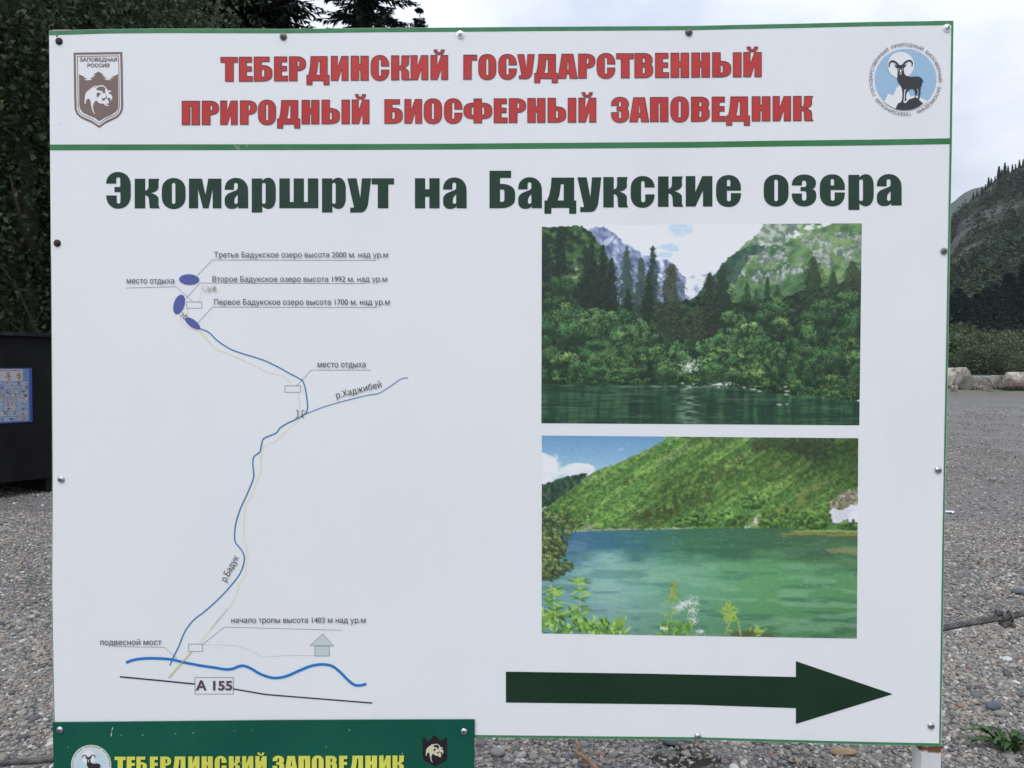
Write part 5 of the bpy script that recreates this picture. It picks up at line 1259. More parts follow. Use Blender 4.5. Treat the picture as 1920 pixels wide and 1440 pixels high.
M['scrub'] = leaf_material('scrub_leaf', (.022, .040, .019), (.060, .084, .038), .0)
M['bark'] = noisy('tree_bark', [(.3, (.03, .025, .02)), (.7, (.09, .08, .068))], scale=7, rough=.9, bump=.6, bscale=18, stretch=(1, 1, .25))
M['birchbark'] = noisy('pale_bark', [(.35, (.10, .09, .08)), (.6, (.30, .29, .27))], scale=5, rough=.85, stretch=(1, 1, 2))

def blades(C, D, Nn, ln, wd, fold=.25, tip=.62):
    """leaf blades: base C, direction D, normal N, length, width -> four-cornered folded leaves"""
    D = D / np.linalg.norm(D, axis=1, keepdims=True); Sd = np.cross(D, Nn); Sd /= np.linalg.norm(Sd, axis=1, keepdims=True) + 1e-9; U = np.cross(Sd, D)
    ln = ln[:, None]; wd = wd[:, None]
    a = C; t = C + D * ln; m_ = C + D * ln * (1 - tip); l = m_ + Sd * wd * .5 + U * wd * fold; r_ = m_ - Sd * wd * .5 + U * wd * fold
    V = np.stack([a, r_, t, l], 1).reshape(-1, 3); k = np.arange(len(C)) * 4
    F = np.concatenate([np.stack([k, k + 1, k + 2], -1), np.stack([k, k + 2, k + 3], -1)])
    return V, F

def leafy_tree(name, loc, h, crown_lo, rx, n_clump, per, leaf, seed, label, cat='tree', group=None, m='leaf', bark='bark', flat=.8, trunk_r=.12, lean=(0, 0), stems=1):
    r = np.random.default_rng(seed); loc = np.array(loc, float)
    t = thing(name, loc, label, cat, group)
    # trunk and limbs
    mb = MB(); tips = []
    for s_ in range(stems):
        off = np.array([r.normal(0, .25), r.normal(0, .25), 0]) * (stems > 1); ln_ = np.array([lean[0] + r.normal(0, .12 * stems), lean[1] + r.normal(0, .12 * stems), 0])
        P_ = [loc + off + ln_ * q * h + np.array([r.normal(0, .06), r.normal(0, .06), 0]) * (q > 0) + np.array([0, 0, q * h * .92 - .15 * (q == 0)]) for q in np.linspace(0, 1, 8)]
        mb.tube(P_, np.linspace(trunk_r, trunk_r * .16, 8), 8); tips.append(P_)
        for k in range(9):
            q = r.uniform(.3, .9); i = int(q * 7); b0 = P_[i]; a_ = r.uniform(0, 6.28); L_ = rx * r.uniform(.5, .9) * (1.1 - .5 * q)
            b1 = b0 + np.array([math.cos(a_) * L_ * .5, math.sin(a_) * L_ * .5, L_ * .35]); b2 = b0 + np.array([math.cos(a_) * L_, math.sin(a_) * L_, L_ * r.uniform(.3, .75)])
            mb.tube([b0, b1, b2], [trunk_r * .35 * (1.1 - q), trunk_r * .22, trunk_r * .07], 6)
    mb.build('trunk', M[bark], t, smooth=True)
    # crown: clumps on and in an uneven ellipsoid
    cz = (crown_lo + h) / 2; rz = (h - crown_lo) / 2
    d_ = r.normal(size=(n_clump, 3)); d_ /= np.linalg.norm(d_, axis=1, keepdims=True); q = r.uniform(.25, 1, n_clump) ** .45
    bump_ = .75 + .5 * hash_noise(d_[:, 0] * 2.2 + 9, d_[:, 2] * 2.2 + d_[:, 1] * 1.7 + 9, seed)
    cc = loc + np.array([lean[0] * h * .6, lean[1] * h * .6, cz]) + d_ * q[:, None] * bump_[:, None] * np.array([rx, rx, rz])
    ctone = r.uniform(0, 1, n_clump)
    cs = r.uniform(.5, 1.2, n_clump) * rx * .26
    which = np.repeat(np.arange(n_clump), per); k = len(which)
    o_ = r.normal(size=(k, 3)) * np.array([1, 1, .55]) * cs[which][:, None]
    C = cc[which] + o_
    D = r.normal(size=(k, 3)) * .7 + o_ / (np.linalg.norm(o_, axis=1, keepdims=True) + 1e-6) * .6 + np.array([0, 0, -.35])
    Nn = r.normal(size=(k, 3)) * .5 + np.array([0, -.25, 1.0])
    V, F = blades(C, D, Nn, leaf * r.uniform(.7, 1.3, k), leaf * flat * r.uniform(.7, 1.2, k))
    tone = np.clip(ctone[which] * .5 + r.uniform(0, .5, k), 0, 1)
    link('crown', fast_mesh('crown', V - loc, F, M[m], [('tone', 'FLOAT', np.repeat(tone, 4))]), t)
    return t

def spruce(name, loc, h, rad, seed, label, group=None, z0=1.5, tiers=34, per=9, sub=26, m='needle', thin=0.0, side=0, bl=.30, bw=.035):
    """trunk with whorls of drooping boughs, each bough hung with narrow sprays of needles"""
    r = np.random.default_rng(seed); loc = np.array(loc, float); t = thing(name, loc, label, 'tree', group)
    mb = MB(); k = max(.04, h * .011)
    mb.tube([loc + np.array([r.normal(0, .03), r.normal(0, .03), q * h - .2 * (q == 0)]) for q in np.linspace(0, 1, 10)], np.linspace(k, .015, 10), 8)
    C, D, Ls, Tn = [], [], [], []
    for i in range(tiers):
        q = (i + r.uniform(-.3, .3)) / tiers; z = z0 + (h - z0) * np.clip(q, 0, .99); R_ = rad * (1 - np.clip(q, 0, .99)) ** .8 * r.uniform(.8, 1.12) + .12
        for j in range(per):
            a_ = 6.283 * (j + r.uniform(-.4, .4)) / per + i * .7
            if r.random() < thin * (1 if side == 0 else (1.0 if math.cos(a_) * side > 0 else .15)): continue
            L_ = R_ * r.uniform(.72, 1.15); e = r.uniform(-.05, .2); tn = r.uniform(0, 1)
            s_ = np.linspace(.08, 1, sub)
            dx, dy = math.cos(a_), math.sin(a_)
            px_ = L_ * s_; pz = L_ * (e * s_ - .42 * s_ ** 2 + .22 * s_ ** 4)
            B = loc + np.stack([px_ * dx, px_ * dy, z + pz], -1)
            if L_ > .5: mb.tube([B[0], B[len(B) // 2], B[-1]], [k * .16 + .004, k * .1 + .003, .004], 4, caps=False)
            for sd in (-1, 0, 1):
                w_ = (.25 + .75 * np.sin(np.pi * np.clip(s_ * .85 + .12, 0, 1))) * r.uniform(.7, 1.3, sub)
                dd = np.stack([dx * .75 - dy * sd * .75 + r.normal(0, .18, sub), dy * .75 + dx * sd * .75 + r.normal(0, .18, sub), -.30 - .5 * (sd == 0) + r.normal(0, .22, sub)], -1)
                C.append(B + r.normal(0, .012, (sub, 3))); D.append(dd); Ls.append(w_ * (bl * (.45 + .55 * L_ / rad))); Tn.append(np.clip(tn * .6 + r.uniform(0, .4, sub), 0, 1))
    C, D, Ls, Tn = np.vstack(C), np.vstack(D), np.concatenate(Ls), np.concatenate(Tn)
    mb.build('trunk', M['bark'], t, smooth=True)
    V, F = blades(C, D, rng.normal(size=C.shape) * .4 + np.array([0, 0, 1.]), Ls, bw * (1 + .8 * r.random(len(C))) * (bl / .3), .1, .6)
    link('crown', fast_mesh('crown', V - loc, F, M[m], [('tone', 'FLOAT', np.repeat(Tn, 4))]), t)
    return t
def copy_tree(root, loc, rz, sc, label, group):
    o = root.copy(); COL.objects.link(o); o.location = [float(q) for q in loc]; o.rotation_euler = (0, 0, rz); o.scale = (sc, sc, sc); o['label'] = label; o['group'] = group
    for ch in root.children:
        q = ch.copy(); COL.objects.link(q); q.parent = o
    return o
def gz(x, y): return float(lift(np.array([x]), np.array([y]))[0])

# the wood on the left, behind the kiosk
GW = 'leafy trees of the wood on the left'
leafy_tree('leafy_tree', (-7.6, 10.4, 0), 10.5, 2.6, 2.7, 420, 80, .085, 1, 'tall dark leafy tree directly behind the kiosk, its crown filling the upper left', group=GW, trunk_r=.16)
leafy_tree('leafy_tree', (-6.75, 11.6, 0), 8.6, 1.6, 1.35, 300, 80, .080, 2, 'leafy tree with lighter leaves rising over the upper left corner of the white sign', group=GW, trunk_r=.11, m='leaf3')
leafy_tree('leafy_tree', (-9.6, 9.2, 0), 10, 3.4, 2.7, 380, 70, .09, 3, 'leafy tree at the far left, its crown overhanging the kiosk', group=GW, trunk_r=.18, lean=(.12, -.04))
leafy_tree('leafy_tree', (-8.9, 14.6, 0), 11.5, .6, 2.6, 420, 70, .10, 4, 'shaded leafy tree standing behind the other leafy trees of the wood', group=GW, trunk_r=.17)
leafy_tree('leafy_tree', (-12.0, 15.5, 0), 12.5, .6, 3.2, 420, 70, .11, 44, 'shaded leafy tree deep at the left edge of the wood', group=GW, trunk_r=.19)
leafy_tree('hazel_bush', (-6.3, 10.6, 0), 4.0, .3, 1.3, 230, 70, .085, 5, 'dark hazel bush close behind the kiosk, hanging low over its top', 'bush', trunk_r=.04, stems=4)
leafy_tree('hazel_bush', (-8.4, 11.2, 0), 4.6, .2, 1.7, 230, 70, .085, 6, 'dark hazel bush behind the far left end of the kiosk', 'bush', trunk_r=.04, stems=4)
GS = 'dark spruces rising above the top edge of the sign'
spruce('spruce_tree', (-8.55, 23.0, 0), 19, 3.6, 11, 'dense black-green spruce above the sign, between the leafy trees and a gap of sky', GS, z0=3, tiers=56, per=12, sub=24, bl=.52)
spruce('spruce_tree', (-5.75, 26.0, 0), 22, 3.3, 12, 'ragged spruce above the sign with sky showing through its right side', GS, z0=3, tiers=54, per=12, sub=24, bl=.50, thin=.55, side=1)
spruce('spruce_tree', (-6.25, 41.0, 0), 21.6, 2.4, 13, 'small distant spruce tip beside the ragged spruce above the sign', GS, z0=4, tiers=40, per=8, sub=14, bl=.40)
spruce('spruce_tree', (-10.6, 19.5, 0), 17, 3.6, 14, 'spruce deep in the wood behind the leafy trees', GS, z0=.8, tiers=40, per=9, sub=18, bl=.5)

GX = 'dark spruces in the depth of the wood on the left'
dsp = spruce('spruce_tree', (-15.5, 24.0, 0), 16, 3.6, 15, 'dark spruce in the depth of the wood on the left', GX, z0=.6, tiers=36, per=9, sub=16, bl=.6)
for i, (x, y) in enumerate(((-12.2, 22.0), (-18.5, 27.0), (-15.2, 31.0), (-20.5, 33.0), (-11.4, 26.5), (-13.5, 17.8), (-10.35, 25.0), (-9.75, 23.0))):
    copy_tree(dsp, (x, y, 0), i * 1.1, (.95, 1.1, 1.2, 1.25, .8, .8, 1.2, 1.1)[i], 'dark spruce in the depth of the wood on the left', GX)

# right bank: dark conifers at the foot of the hill, leafy trees before them
GC = 'dark conifers at the foot of the rocky hill'
def low_conifer(seed, h=22., rad=3.6):
    r = np.random.default_rng(seed)
    return dict(h=h, rad=rad)
ca = spruce('conifer', (at_y(1905, 600, 300)[0], 300, 0), 25, 4.4, 21, 'dark conifer at the foot of the rocky hill', GC, z0=.5, tiers=26, per=8, sub=6, m='farneedle', bl=1.7, bw=.32)
cb = spruce('conifer', (at_y(1800, 600, 305)[0], 305, 0), 22, 3.6, 22, 'dark conifer at the foot of the rocky hill', GC, z0=.5, tiers=24, per=8, sub=6, m='farneedle', bl=1.5, bw=.3)
k = 0
for px in np.arange(1752, 1975, 9.5):
    for y_ in (306, 330):
        k += 1; qx = px + rng.uniform(-4, 4) + (4 if y_ > 310 else 0); yy_ = y_ + rng.uniform(-8, 10)
        x = px_t(qx) * yy_; z = max(0, float(hill_h(np.array([px_t(qx)]), np.array([yy_]))[0]) - .5)
        tall = np.interp(qx, [1750, 1790, 1815, 1840, 1870, 1890, 1920, 1975], [1.0, 1.02, .84, .84, .98, 1.12, 1.22, 1.2])
        copy_tree(ca if k % 2 else cb, (x, yy_, z - .3), rng.uniform(0, 6.28), tall * 1.34 * rng.uniform(.80, 1.08), 'dark conifer at the foot of the rocky hill', GC)
GB = 'leafy trees on the far river bank'
ba = leafy_tree('bank_tree', (px_t(1856) * 235, 235, 0), 13, 0, 6.2, 90, 34, .8, 31, 'leafy green tree on the far river bank', group=GB, m='leaf2', trunk_r=.22)
bb = leafy_tree('bank_tree', (px_t(1800) * 240, 240, 0), 12, 0, 5.6, 90, 34, .8, 32, 'leafy green tree on the far river bank', group=GB, m='leaf2', trunk_r=.2)
k = 0
for row, (y_, st_) in enumerate(((210, 24), (236, 17), (264, 13))):
    for px in np.arange(1745, 1985, st_):
        k += 1; qx = px + rng.uniform(-5, 5); yy_ = y_ + rng.uniform(-8, 8)
        copy_tree(ba if k % 2 else bb, (px_t(qx) * yy_, yy_, -.4), rng.uniform(0, 6.28), (.55, .82, 1.06)[row] * rng.uniform(.55, 1.3), 'leafy green tree on the far river bank', GB)

# scrub and small conifers all over the hill: one mass
r = np.random.default_rng(77); n_ = 15000
t_ = r.uniform(px_t(1720), px_t(2040), n_); y_ = r.uniform(300, 726, n_)
dens_ = fbm(t_ * y_ * .035, y_ * .018, 4, 21) - .05 * np.clip((y_ - 420) / 300, 0, 1); keep = dens_ + r.normal(0, .09, n_) > .43; t_, y_ = t_[keep], y_[keep]; z_ = hill_h(t_, y_); x_ = t_ * y_; n_ = len(x_)
hh = r.uniform(2.0, 7.0, n_) * np.where(r.random(n_) < .25, 1.5, .7)
V, F, T_ = [], [], []
ctr_ = np.stack([x_, y_, z_], -1)
per = 22; w_ = np.repeat(np.arange(n_), per); q = r.random(n_ * per) ** 1.3; a_ = r.uniform(0, 6.28, n_ * per)
rad = hh[w_] * .26 * (1 - q * .85)
C = ctr_[w_] + np.stack([np.cos(a_) * rad * .5, np.sin(a_) * rad * .5, hh[w_] * q], -1)
D = np.stack([np.cos(a_), np.sin(a_), r.normal(.1, .4, len(a_))], -1)
V, F = blades(C, D, r.normal(size=C.shape) * .5 + np.array([0, -.3, 1.]), hh[w_] * .30 * (1.1 - q * .6), hh[w_] * .2, .2, .6)
tone = np.repeat(np.clip(r.random(n_)[w_] * .7 + r.random(len(w_)) * .3, 0, 1), 4)
tag(link('hill_scrub', fast_mesh('hill_scrub', V, F, M['scrub'], [('tone', 'FLOAT', tone)])), kind='stuff')
GR = 'lone conifers along the skyline of the hill'
for i, (px, py, hpx) in enumerate(((1838, 352, 9), (1850, 345, 13), (1855, 343, 10), (1869, 334, 19), (1880, 327, 22), (1894, 318, 9), (1907, 311, 13), (1914, 307, 9), (1931, 300, 14), (1822, 362, 7), (1829, 357, 9), (1844, 348, 6), (1862, 339, 8), (1874, 330, 11), (1886, 323, 12), (1900, 314, 7), (1921, 303, 11), (1926, 301, 7))):
    yy_ = 712.; t1 = px_t(px); z = float(hill_h(np.array([t1]), np.array([yy_]))[0]) - 1.0
    h_ = hpx / FPX * 712 + 3
    copy_tree(ca if i % 2 else cb, (t1 * yy_, yy_, z), i * 1.3, h_ / 24., ('tallest lone conifer on the skyline of the hill' if hpx == 22 else 'small lone conifer on the skyline of the hill'), GR)

# ------------------------------------------------------------------ boulders by the river
M['palerock'] = noisy('pale_rock', [(.34, (.11, .095, .07)), (.48, (.30, .27, .22)), (.7, (.52, .485, .42))], scale=2.2, rough=.9, bump=.9, bscale=5, nrough=.65)
M['greyrock'] = noisy('grey_rock', [(.32, (.075, .066, .055)), (.5, (.185, .17, .15)), (.75, (.29, .275, .25))], scale=2.0, rough=.9, bump=.9, bscale=5, nrough=.65)
def boulder(px0, px1, py0, y_, m, seed, label, cut=.66, name='boulder', group='boulders along the river bank'):
    r_ = np.random.default_rng(seed); A = at_y(px0, py0, y_); B = at_y(px1, py0, y_); g0 = gz((A[0] + B[0]) / 2, y_)
    wd, ht = B[0] - A[0], A[2] - g0; c0 = np.array([(A[0] + B[0]) / 2, y_, g0])
    bm = bmesh.new(); bmesh.ops.create_icosphere(bm, subdivisions=4, radius=1.0)
    pl = [(d_ / np.linalg.norm(d_), r_.uniform(cut, .92)) for d_ in r_.normal(size=(11, 3))] + [(np.array([0, 0, 1.]), .80)]
    vs = []
    for v in bm.verts:
        p_ = np.array(v.co)
        for d_, c_ in pl:
            k_ = p_ @ d_
            if k_ > c_: p_ = p_ - d_ * (k_ - c_) * .93
        p_ *= 1 + .22 * (fbm(np.array([p_[0] * 2.6 + p_[2] * 1.9 + 9]), np.array([p_[1] * 2.6 + p_[2] * 2.3 + 9]), 4, seed)[0] - .5)
        vs.append(p_)
    vs = np.array(vs); vs /= (vs.max(0) - vs.min(0)); vs[:, 2] -= vs[:, 2].max()
    vs = vs * np.array([wd, wd * .8, ht * 1.3]) + np.array([0, 0, ht]) + c0
    o = obj(name, vs, [[v.index for v in f.verts] for f in bm.faces], m, None, True, origin=c0); bm.free(); auto_smooth(o, 28)
    return tag(o, label, 'boulder', group)
boulder(1758, 1820, 688, 60, M['palerock'], 3, 'large pale cream boulder by the river, beside the right edge of the sign')
boulder(1789, 1824, 699, 55, M['greyrock'], 8, 'grey boulder leaning in front of the pale cream boulder')
boulder(1814, 1852, 705, 58, M['greyrock'], 15, 'low flat grey boulder in the middle of the river bank')
boulder(1852, 1884, 703, 59, M['greyrock'], 21, 'low grey boulder just left of the pinkish boulder')
boulder(1843, 1863, 710, 54, M['greyrock'], 33, 'smallest grey stone in front of the low boulders on the bank')
boulder(1880, 1945, 697, 56, M['palerock'], 40, 'pale boulder at the right edge of the picture, with pink flowers before it')
r = np.random.default_rng(19)
for i in range(16):
    px = r.uniform(1776, 1925); y_ = r.uniform(50, 57); wpx = r.uniform(5, 14)
    boulder(px, px + wpx, 724 - r.uniform(1.5, 4) + (57 - y_) * .5, y_, M['greyrock' if i % 3 else 'palerock'], 60 + i, 'small loose rock among the boulders on the river bank', name='rock', group='small loose rocks on the river bank')
# willow-herb in front of the right boulder
M['pink'] = leaf_material('pink_flower', (.14, .07, .085), (.30, .17, .19), .2)
c0 = at_y(1905, 722, 53.5); c0[2] = gz(c0[0], c0[1])
t = thing('flowering_plant', c0, 'low patch of pinkish flowering herb in front of the boulder at the right edge', 'plant')
r = np.random.default_rng(5); n_ = 1400
C = c0 + np.stack([r.normal(0, .55, n_), r.normal(0, .3, n_), r.uniform(0, .12, n_)], -1); D = np.stack([r.normal(0, .3, n_), r.normal(0, .3, n_), np.ones(n_)], -1)
V, F = blades(C, D, r.normal(size=C.shape), r.uniform(.12, .3, n_), np.full(n_, .05)); link('leaves', fast_mesh('leaves', V - c0, F, M['leaf'], [('tone', 'FLOAT', np.repeat(r.random(n_), 4))]), t)
n_ = 900; C = c0 + np.stack([r.normal(.1, .5, n_), r.normal(0, .3, n_), r.uniform(.2, .55, n_)], -1); D = r.normal(size=(n_, 3))
V, F = blades(C, D, r.normal(size=C.shape), r.uniform(.05, .1, n_), np.full(n_, .05)); link('flowers', fast_mesh('flowers', V - c0, F, M['pink'], [('tone', 'FLOAT', np.repeat(r.random(n_), 4))]), t)

# ------------------------------------------------------------------ kiosk with its price poster
M['kiosk'] = noisy('kiosk_dark_paint', [(.3, (.005, .005, .0055)), (.7, (.011, .0105, .011))], scale=3, rough=.8, spec=.15, bump=.15, bscale=40)
M['kioskedge'] = noisy('kiosk_worn_edge', [(.5, (.008, .008, .008)), (.75, (.05, .048, .045))], scale=9, rough=.8)
dr = np.array([.55, .835, 0]); dr /= np.linalg.norm(dr); nrm = np.array([dr[1], -dr[0], 0])      # the long front runs back to the right; nrm looks at the road
k0 = np.array([at_y(0, 700, 7.15)[0], 7.15, 0]);
def K(u, v, z): return k0 + dr * u - nrm * v + np.array([0, 0, z])
kk = thing('kiosk', K(0.8, 1, 0), 'low black painted street kiosk with a price poster under the dark trees', 'kiosk')
def kbox(mb, u0, u1, v0, v1, z0, z1):
    vs = [K(u, v, z) for z in (z0, z1) for (u, v) in ((u0, v0), (u1, v0), (u1, v1), (u0, v1))]
    mb.add(vs, [(0, 3, 2, 1), (4, 5, 6, 7), (0, 1, 5, 4), (1, 2, 6, 5), (2, 3, 7, 6), (3, 0, 4, 7)])
mb = MB(); kbox(mb, -1.6, 2.6, 0, 2.0, .20, 1.90); mb.build('body', M['kiosk'], kk)
mb = MB(); kbox(mb, -1.66, 2.66, -.05, 2.06, 1.903, 1.945); mb.build('lid', M['kioskedge'], kk)
for u in (-1.4, .5, 2.3):
    mb = MB(); kbox(mb, u, u + .1, .02, 1.98, -.05, .197); mb.build('skid', M['kiosk'], kk)
for u in (-1.6, -.55, 2.53):
    mb = MB(); kbox(mb, u, u + .07, -.02, -.002, .22, 1.89); mb.build('batten', M['kiosk'], kk)
# poster: rows of small pictures on blue and white
pw, ph = .66, .60
cP = Canvas(0, 0, 900, 1240, 150, 200, 3); r = cP.r
cP.put(np.ones((cP.h, cP.w), bool), (120, 160, 214))
def rect(x0, y0, x1, y1, col): cP.put((cP.X > x0) & (cP.X < x1) & (cP.Y > y0) & (cP.Y < y1), col)
rect(0, 0, 900, 26, (52, 92, 178)); rect(0, 1214, 900, 1240, (52, 92, 178)); rect(868, 0, 900, 1240, (52, 92, 178)); rect(0, 0, 26, 1240, (52, 92, 178)); rect(410, 26, 428, 260, (52, 92, 178))
rect(428, 30, 800, 300, (226, 222, 224)); rect(40, 40, 400, 110, (222, 176, 186))
for k_ in range(26): cP.dab(470 + k_ * 12.5, 62 + r.normal(0, 3), 1.1, 2.2, (190, 60, 70), .9)
for k_ in range(24): cP.dab(60 + k_ * 13, 66 + r.normal(0, 14), 1.2, 2.4, (190, 70, 84), .8)
for x in (520, 640, 760): 
    for k_ in range(22): cP.dab(x + r.normal(0, 14), 170 + r.normal(0, 42), 1.8, 2.4, np.array(((214, 158, 96), (150, 96, 70), (226, 190, 130))[r.integers(3)]) * r.uniform(.7, 1), .8)
pal = [(212, 96, 80), (60, 56, 70), (232, 190, 110), (120, 70, 60), (236, 226, 220), (150, 170, 90), (214, 120, 130), (70, 90, 130)]
yb = 310
for hgt, cols_ in ((88, 9), (84, 9), (88, 8), (84, 8), (80, 7), (100, 6), (104, 6), (120, 7), (110, 6)):
    wv_ = 824 / cols_
    for j in range(cols_):
        x0 = 34 + j * wv_; rect(x0 + 5, yb + 4, x0 + wv_ - 5, yb + hgt - 6, np.array((224, 224, 230)) * r.uniform(.86, 1) if r.random() < .7 else (190, 206, 230))
        for q in range(r.integers(1, 4)):
            xx, yy_ = x0 + r.uniform(.3, .85) * wv_, yb + r.uniform(.35, .65) * hgt; col = pal[r.integers(len(pal))]
            for k_ in range(6): cP.dab(xx + r.normal(0, wv_ * .07), yy_ + r.normal(0, hgt * .15), r.uniform(1, 2.2), r.uniform(1.2, 2.6), np.array(col) * r.uniform(.7, 1.05), .8)
        for q in range(3): cP.dab(x0 + wv_ * .25 + r.normal(0, 6), yb + hgt * (.3 + .2 * q), 2.4, .6, (90, 90, 110), .5)
    yb += hgt + 5
M['poster'] = mat('poster_print', (1, 1, 1, 1), .5); _a = M['poster'].node_tree.nodes.new('ShaderNodeAttribute'); _a.attribute_name = 'print'
M['poster'].node_tree.links.new(_a.outputs['Color'], M['poster'].node_tree.nodes['Principled BSDF'].inputs['Base Color'])
def wall_hit(px, py, off=.012):
    d = ray(px, py); p0 = K(0, -off, 0); return CAM + d * (((p0 - CAM) @ nrm) / (d @ nrm))
tr_c, br_c = wall_hit(60, 690), wall_hit(63.5, 791)
zt_, zb_ = tr_c[2], br_c[2]; ur = (tr_c - k0) @ dr; hgt_ = zt_ - zb_; wid_ = hgt_ * 1.35
h_, w_ = cP.h, cP.w
U, V_ = np.meshgrid(np.linspace(0, 1, w_ + 1), np.linspace(0, 1, h_ + 1))
PP_ = K(0, -.012, 0) + dr * (ur - wid_ + wid_ * U)[..., None] + np.array([0, 0, 1.]) * (zt_ - hgt_ * V_)[..., None]
pad = np.pad(np.clip(cP.a, 0, 255), ((0, 1), (0, 1), (0, 0)), mode='edge'); alb = np.clip(lin(pad) * .5, .01, .8)  # print dimmed: the trees' shade on the poster is put into its colour
idx = np.arange((h_ + 1) * (w_ + 1)).reshape(h_ + 1, w_ + 1); F = np.stack([idx[:-1, :-1], idx[1:, :-1], idx[1:, 1:], idx[:-1, 1:]], -1).reshape(-1, 4)
oP = K(0, -.012, 0) + dr * (ur - wid_ / 2) + np.array([0, 0, (zt_ + zb_) / 2])
po_ = link('price_poster', fast_mesh('price_poster', PP_.reshape(-1, 3) - oP, F, M['poster'], [('print', 'FLOAT_COLOR', np.concatenate([alb, np.ones((h_ + 1, w_ + 1, 1))], -1).reshape(-1, 4))]), None, oP)
tag(po_, 'blue and white poster with rows of small food pictures on the black kiosk', 'poster')

# ------------------------------------------------------------------ the wire rope barrier behind the sign
M['wire'] = noisy('rope_steel', [(.3, (.05, .045, .042)), (.7, (.16, .15, .145))], scale=40, rough=.55, metal=.6, bump=.2)
M['clampm'] = noisy('clamp_rusty_iron', [(.35, (.07, .06, .055)), (.6, (.17, .16, .155)), (.75, (.20, .11, .06))], scale=50, rough=.6, metal=.4, bump=.3)
cp = [at_y(px, py, y_) for px, py, y_ in ((-260, 1470, 1.02), (0, 1432, 1.0), (97, 1424, 1.0))]
cp += [at_y(px, py, y_) for px, py, y_ in ((500, 1376, 1.0), (960, 1318, 1.0), (1400, 1252, 1.0), (1772, 1177, 1.0), (1885, 1157, 1.0), (1960, 1141, 1.0), (2160, 1096, 1.0))]
cl = smooth_line(cp, 40); rad_r = .0105
mb = MB(); ph_ = np.r_[0, np.cumsum(np.linalg.norm(np.diff(cl, axis=0), axis=1))]
up = np.array([0, 0, 1.])
tg = np.gradient(cl, axis=0); tg /= np.linalg.norm(tg, axis=1, keepdims=True); sa = np.cross(tg, up); sa /= np.linalg.norm(sa, axis=1, keepdims=True); sb = np.cross(sa, tg)
q_ = np.linspace(0, ph_[-1], int(ph_[-1] / .012)); ip_ = lambda A: np.stack([np.interp(q_, ph_, A[:, k_]) for k_ in range(3)], -1)
c3, a3, b3 = ip_(cl), ip_(sa), ip_(sb)
for s_ in range(6):
    an = q_ / .11 * 6.283 + s_ * 6.283 / 6
    mb.tube(c3 + rad_r * .64 * (np.cos(an)[:, None] * a3 + np.sin(an)[:, None] * b3), rad_r * .40, 6)
mid = cl[len(cl) // 2]
rope = mb.build('wire_rope', M['wire'], None, smooth=True, origin=mid)
tag(rope, 'thick twisted steel wire rope strung behind the white sign', 'wire rope')
pc_ = at_y(1886, 1157, 1.0)
ub = MB()
for dx in (-.013, .013):
    arc = [pc_ + np.array([dx, -.016 * math.cos(a) * 1.0, .018 * math.sin(a) + .003]) for a in np.linspace(-.9, math.pi + .9, 12)]
    ub.tube(arc, .0036, 8)
clampo = ub.build('clamp', M['clampm'], rope, smooth=True, origin=pc_)
sd = MB(); sd.box(pc_ + [-.018, -.015, -.030], pc_ + [.018, .015, -.010], .005); auto_smooth(sd.build('saddle', M['clampm'], clampo), 40)
nu = MB()
for dx in (-.012, .014): nu.lathe([(.007, -.003), (.007, .004), (.0035, .005), (.0035, .009)], pc_ + np.array([dx, -.017, -.024]), n=6)
nu.build('nuts', M['clampm'], clampo)
nu2 = MB(); nu2.box(pc_ + [-.032, -.010, .008], pc_ + [-.014, .010, .026], .003); auto_smooth(nu2.build('bolt_head', M['clampm'], clampo), 40)

# ------------------------------------------------------------------ small things on the gravel
M['root'] = noisy('dry_root', [(.3, (.16, .09, .05)), (.7, (.30, .19, .11))], scale=20, rough=.85, bump=.4, bscale=60, stretch=(1, 1, 1))
gp = lambda px, py, z=.012: at_z(px, py, gz(*at_z(px, py)[:2]) + z)
rt_ = [gp(1066, 1340, .03), gp(1078, 1378, .035), gp(1082, 1392, .04), gp(1085, 1402, .03), gp(1081, 1410, .022), gp(1090, 1416, .026), gp(1102, 1425, .03), gp(1114, 1437, .035), gp(1130, 1460, .02)]
mb = MB(); sl_ = smooth_line(rt_, 8); mb.tube(sl_, np.linspace(.0062, .0088, len(sl_)), 8)
tag(mb.build('root', M['root'], None, True, origin=rt_[4]), 'thin brown crooked root lying on the gravel under the sign', 'root')
def chunk(name, px, py, w_, d_, h_, m, seed, label, cat, rz=0.):
    r_ = np.random.default_rng(seed); p0 = gp(px, py, 0); bm = bmesh.new(); bmesh.ops.create_icosphere(bm, subdivisions=3, radius=.5); vs = []
    pl = [(q / np.linalg.norm(q), r_.uniform(.36, .47)) for q in r_.normal(size=(8, 3))]
    for v in bm.verts:
        p_ = np.array(v.co)
        for q, c_ in pl:
            k_ = p_ @ q
            if k_ > c_: p_ = p_ - q * (k_ - c_) * .9
        p_ = p_ * np.array([w_, d_, h_]); x_, y_ = p_[0] * math.cos(rz) - p_[1] * math.sin(rz), p_[0] * math.sin(rz) + p_[1] * math.cos(rz)
        vs.append(p0 + np.array([x_, y_, p_[2] + h_ * .42]))
    o = obj(name, vs, [[v.index for v in f.verts] for f in bm.faces], m, None, True, origin=p0); bm.free(); auto_smooth(o, 35); return tag(o, label, cat)
M['tanstone'] = noisy('tan_stone', [(.3, (.22, .16, .09)), (.7, (.36, .27, .17))], scale=18, rough=.85, bump=.4)
M['slate'] = noisy('slate_stone', [(.3, (.07, .08, .09)), (.7, (.14, .15, .165))], scale=18, rough=.8, bump=.4)
M['greystone'] = noisy('grey_stone', [(.3, (.16, .16, .16)), (.7, (.27, .27, .265))], scale=20, rough=.85, bump=.4)
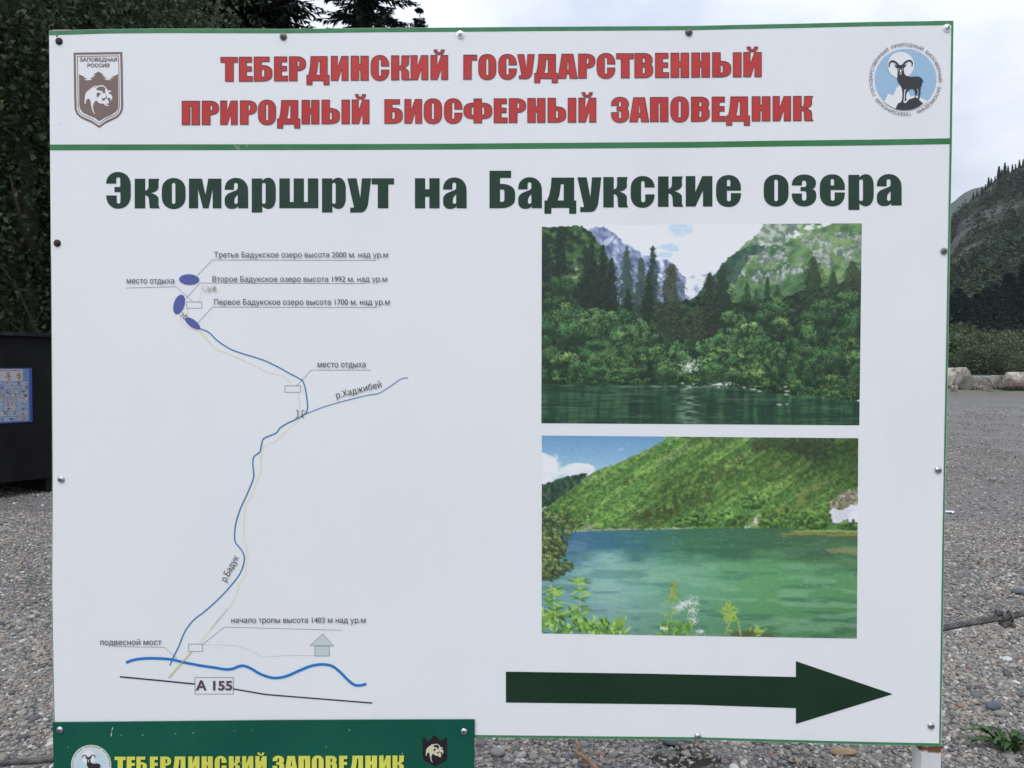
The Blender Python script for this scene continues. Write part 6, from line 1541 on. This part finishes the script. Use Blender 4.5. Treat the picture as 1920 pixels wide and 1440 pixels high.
chunk('stone', 1582, 1417, .11, .035, .035, M['tanstone'], 2, 'long tan stone on the gravel left of the white post', 'stone')
chunk('stone', 1257, 1397, .075, .05, .04, M['slate'], 3, 'flat bluish slate stone right under the bottom edge of the sign', 'stone')
chunk('stone', 1910, 1114, .10, .08, .045, M['slate'], 4, 'dark grey flat stone above the wire rope at the right', 'stone')
chunk('stone', 933, 1417, .06, .045, .035, M['greystone'], 5, 'rounded blue-grey stone near the green sign', 'stone')
chunk('stone', 1862, 1331, .085, .05, .045, M['slate'], 6, 'dark slate stone on the gravel above the weed', 'stone', .4)
chunk('stone', 1861, 902, .09, .07, .06, M['greystone'], 9, 'pale stone standing out on the far gravel at the right', 'stone')
# scrap of paper by the right edge of the sign
M['scrap'] = mat('scrap_paper', (.75, .76, .82, 1), .6)
p0 = gp(1781, 963, 0); vs = []; r_ = np.random.default_rng(4)
for j in range(6):
    for i in range(6): vs.append(p0 + np.array([(i / 5 - .5) * .075, (j / 5 - .5) * .07, .01 + .02 * r_.random()]))
tag(obj('scrap', vs, [(j * 6 + i, j * 6 + i + 1, (j + 1) * 6 + i + 1, (j + 1) * 6 + i) for j in range(5) for i in range(5)], M['scrap'], None, origin=p0), 'crumpled scrap of white paper on the gravel beside the sign', 'litter')
# the weed at the lower right
M['weed'] = leaf_material('weed_leaf', (.04, .085, .03), (.09, .15, .055), .25)
p0 = gp(1893, 1404, 0); wd_ = thing('weed', p0, 'green leafy weed growing from the gravel at the lower right', 'plant'); r = np.random.default_rng(6)
def long_leaf(base, tipv, wd, arch, bend=0):
    tipv = np.array(tipv, float); sd = np.cross(tipv, [0, 0, 1.]); sd /= np.linalg.norm(sd); vs = []; k_ = 9
    for q in np.linspace(0, 1, k_):
        c_ = base + tipv * q + np.array([0, 0, arch * math.sin(math.pi * q * .9)]) + sd * bend * q * q; w2 = wd * math.sin(math.pi * min(1, .12 + .86 * q)) ** .8 * .5 + .0008
        vs += [c_ + sd * w2 + np.array([0, 0, w2 * .35]), c_, c_ - sd * w2 + np.array([0, 0, w2 * .35])]
    fs = [(3 * i + j, 3 * i + j + 1, 3 * i + j + 4, 3 * i + j + 3) for i in range(k_ - 1) for j in range(2)]
    return vs, fs
for k_ in range(26):
    a_ = r.uniform(0, 6.283); L_ = r.uniform(.04, .11)
    if k_ < 4: a_ = math.pi + r.uniform(-.5, .3) - .35; L_ = r.uniform(.12, .18)
    b_ = p0 + np.array([r.normal(0, .022), r.normal(0, .022), .0]); vs, fs = long_leaf(b_, (math.cos(a_) * L_, math.sin(a_) * L_, r.uniform(.005, .06)), r.uniform(.018, .036), r.uniform(.015, .05), r.normal(0, .02))
    me = fast_mesh('leaf', np.array(vs) - base_of(wd_), np.array(fs), M['weed'], [('tone', 'FLOAT', np.full(len(vs), r.random()))], True); link('leaf', me, wd_)

# ------------------------------------------------------------------ the valley air
hz = bpy.data.materials.new('valley_haze'); hz.use_nodes = True; t_ = hz.node_tree; t_.nodes.clear()
o_ = t_.nodes.new('ShaderNodeOutputMaterial'); v_ = t_.nodes.new('ShaderNodeVolumePrincipled')
v_.inputs['Color'].default_value = (.80, .90, 1.0, 1); v_.inputs['Density'].default_value = .00008; v_.inputs['Anisotropy'].default_value = 0.0
t_.links.new(v_.outputs[0], o_.inputs['Volume'])
mb = MB(); mb.box((-6600, -6600, -3), (6600, 6700, 760)); tag(mb.build('haze', hz), kind='stuff')
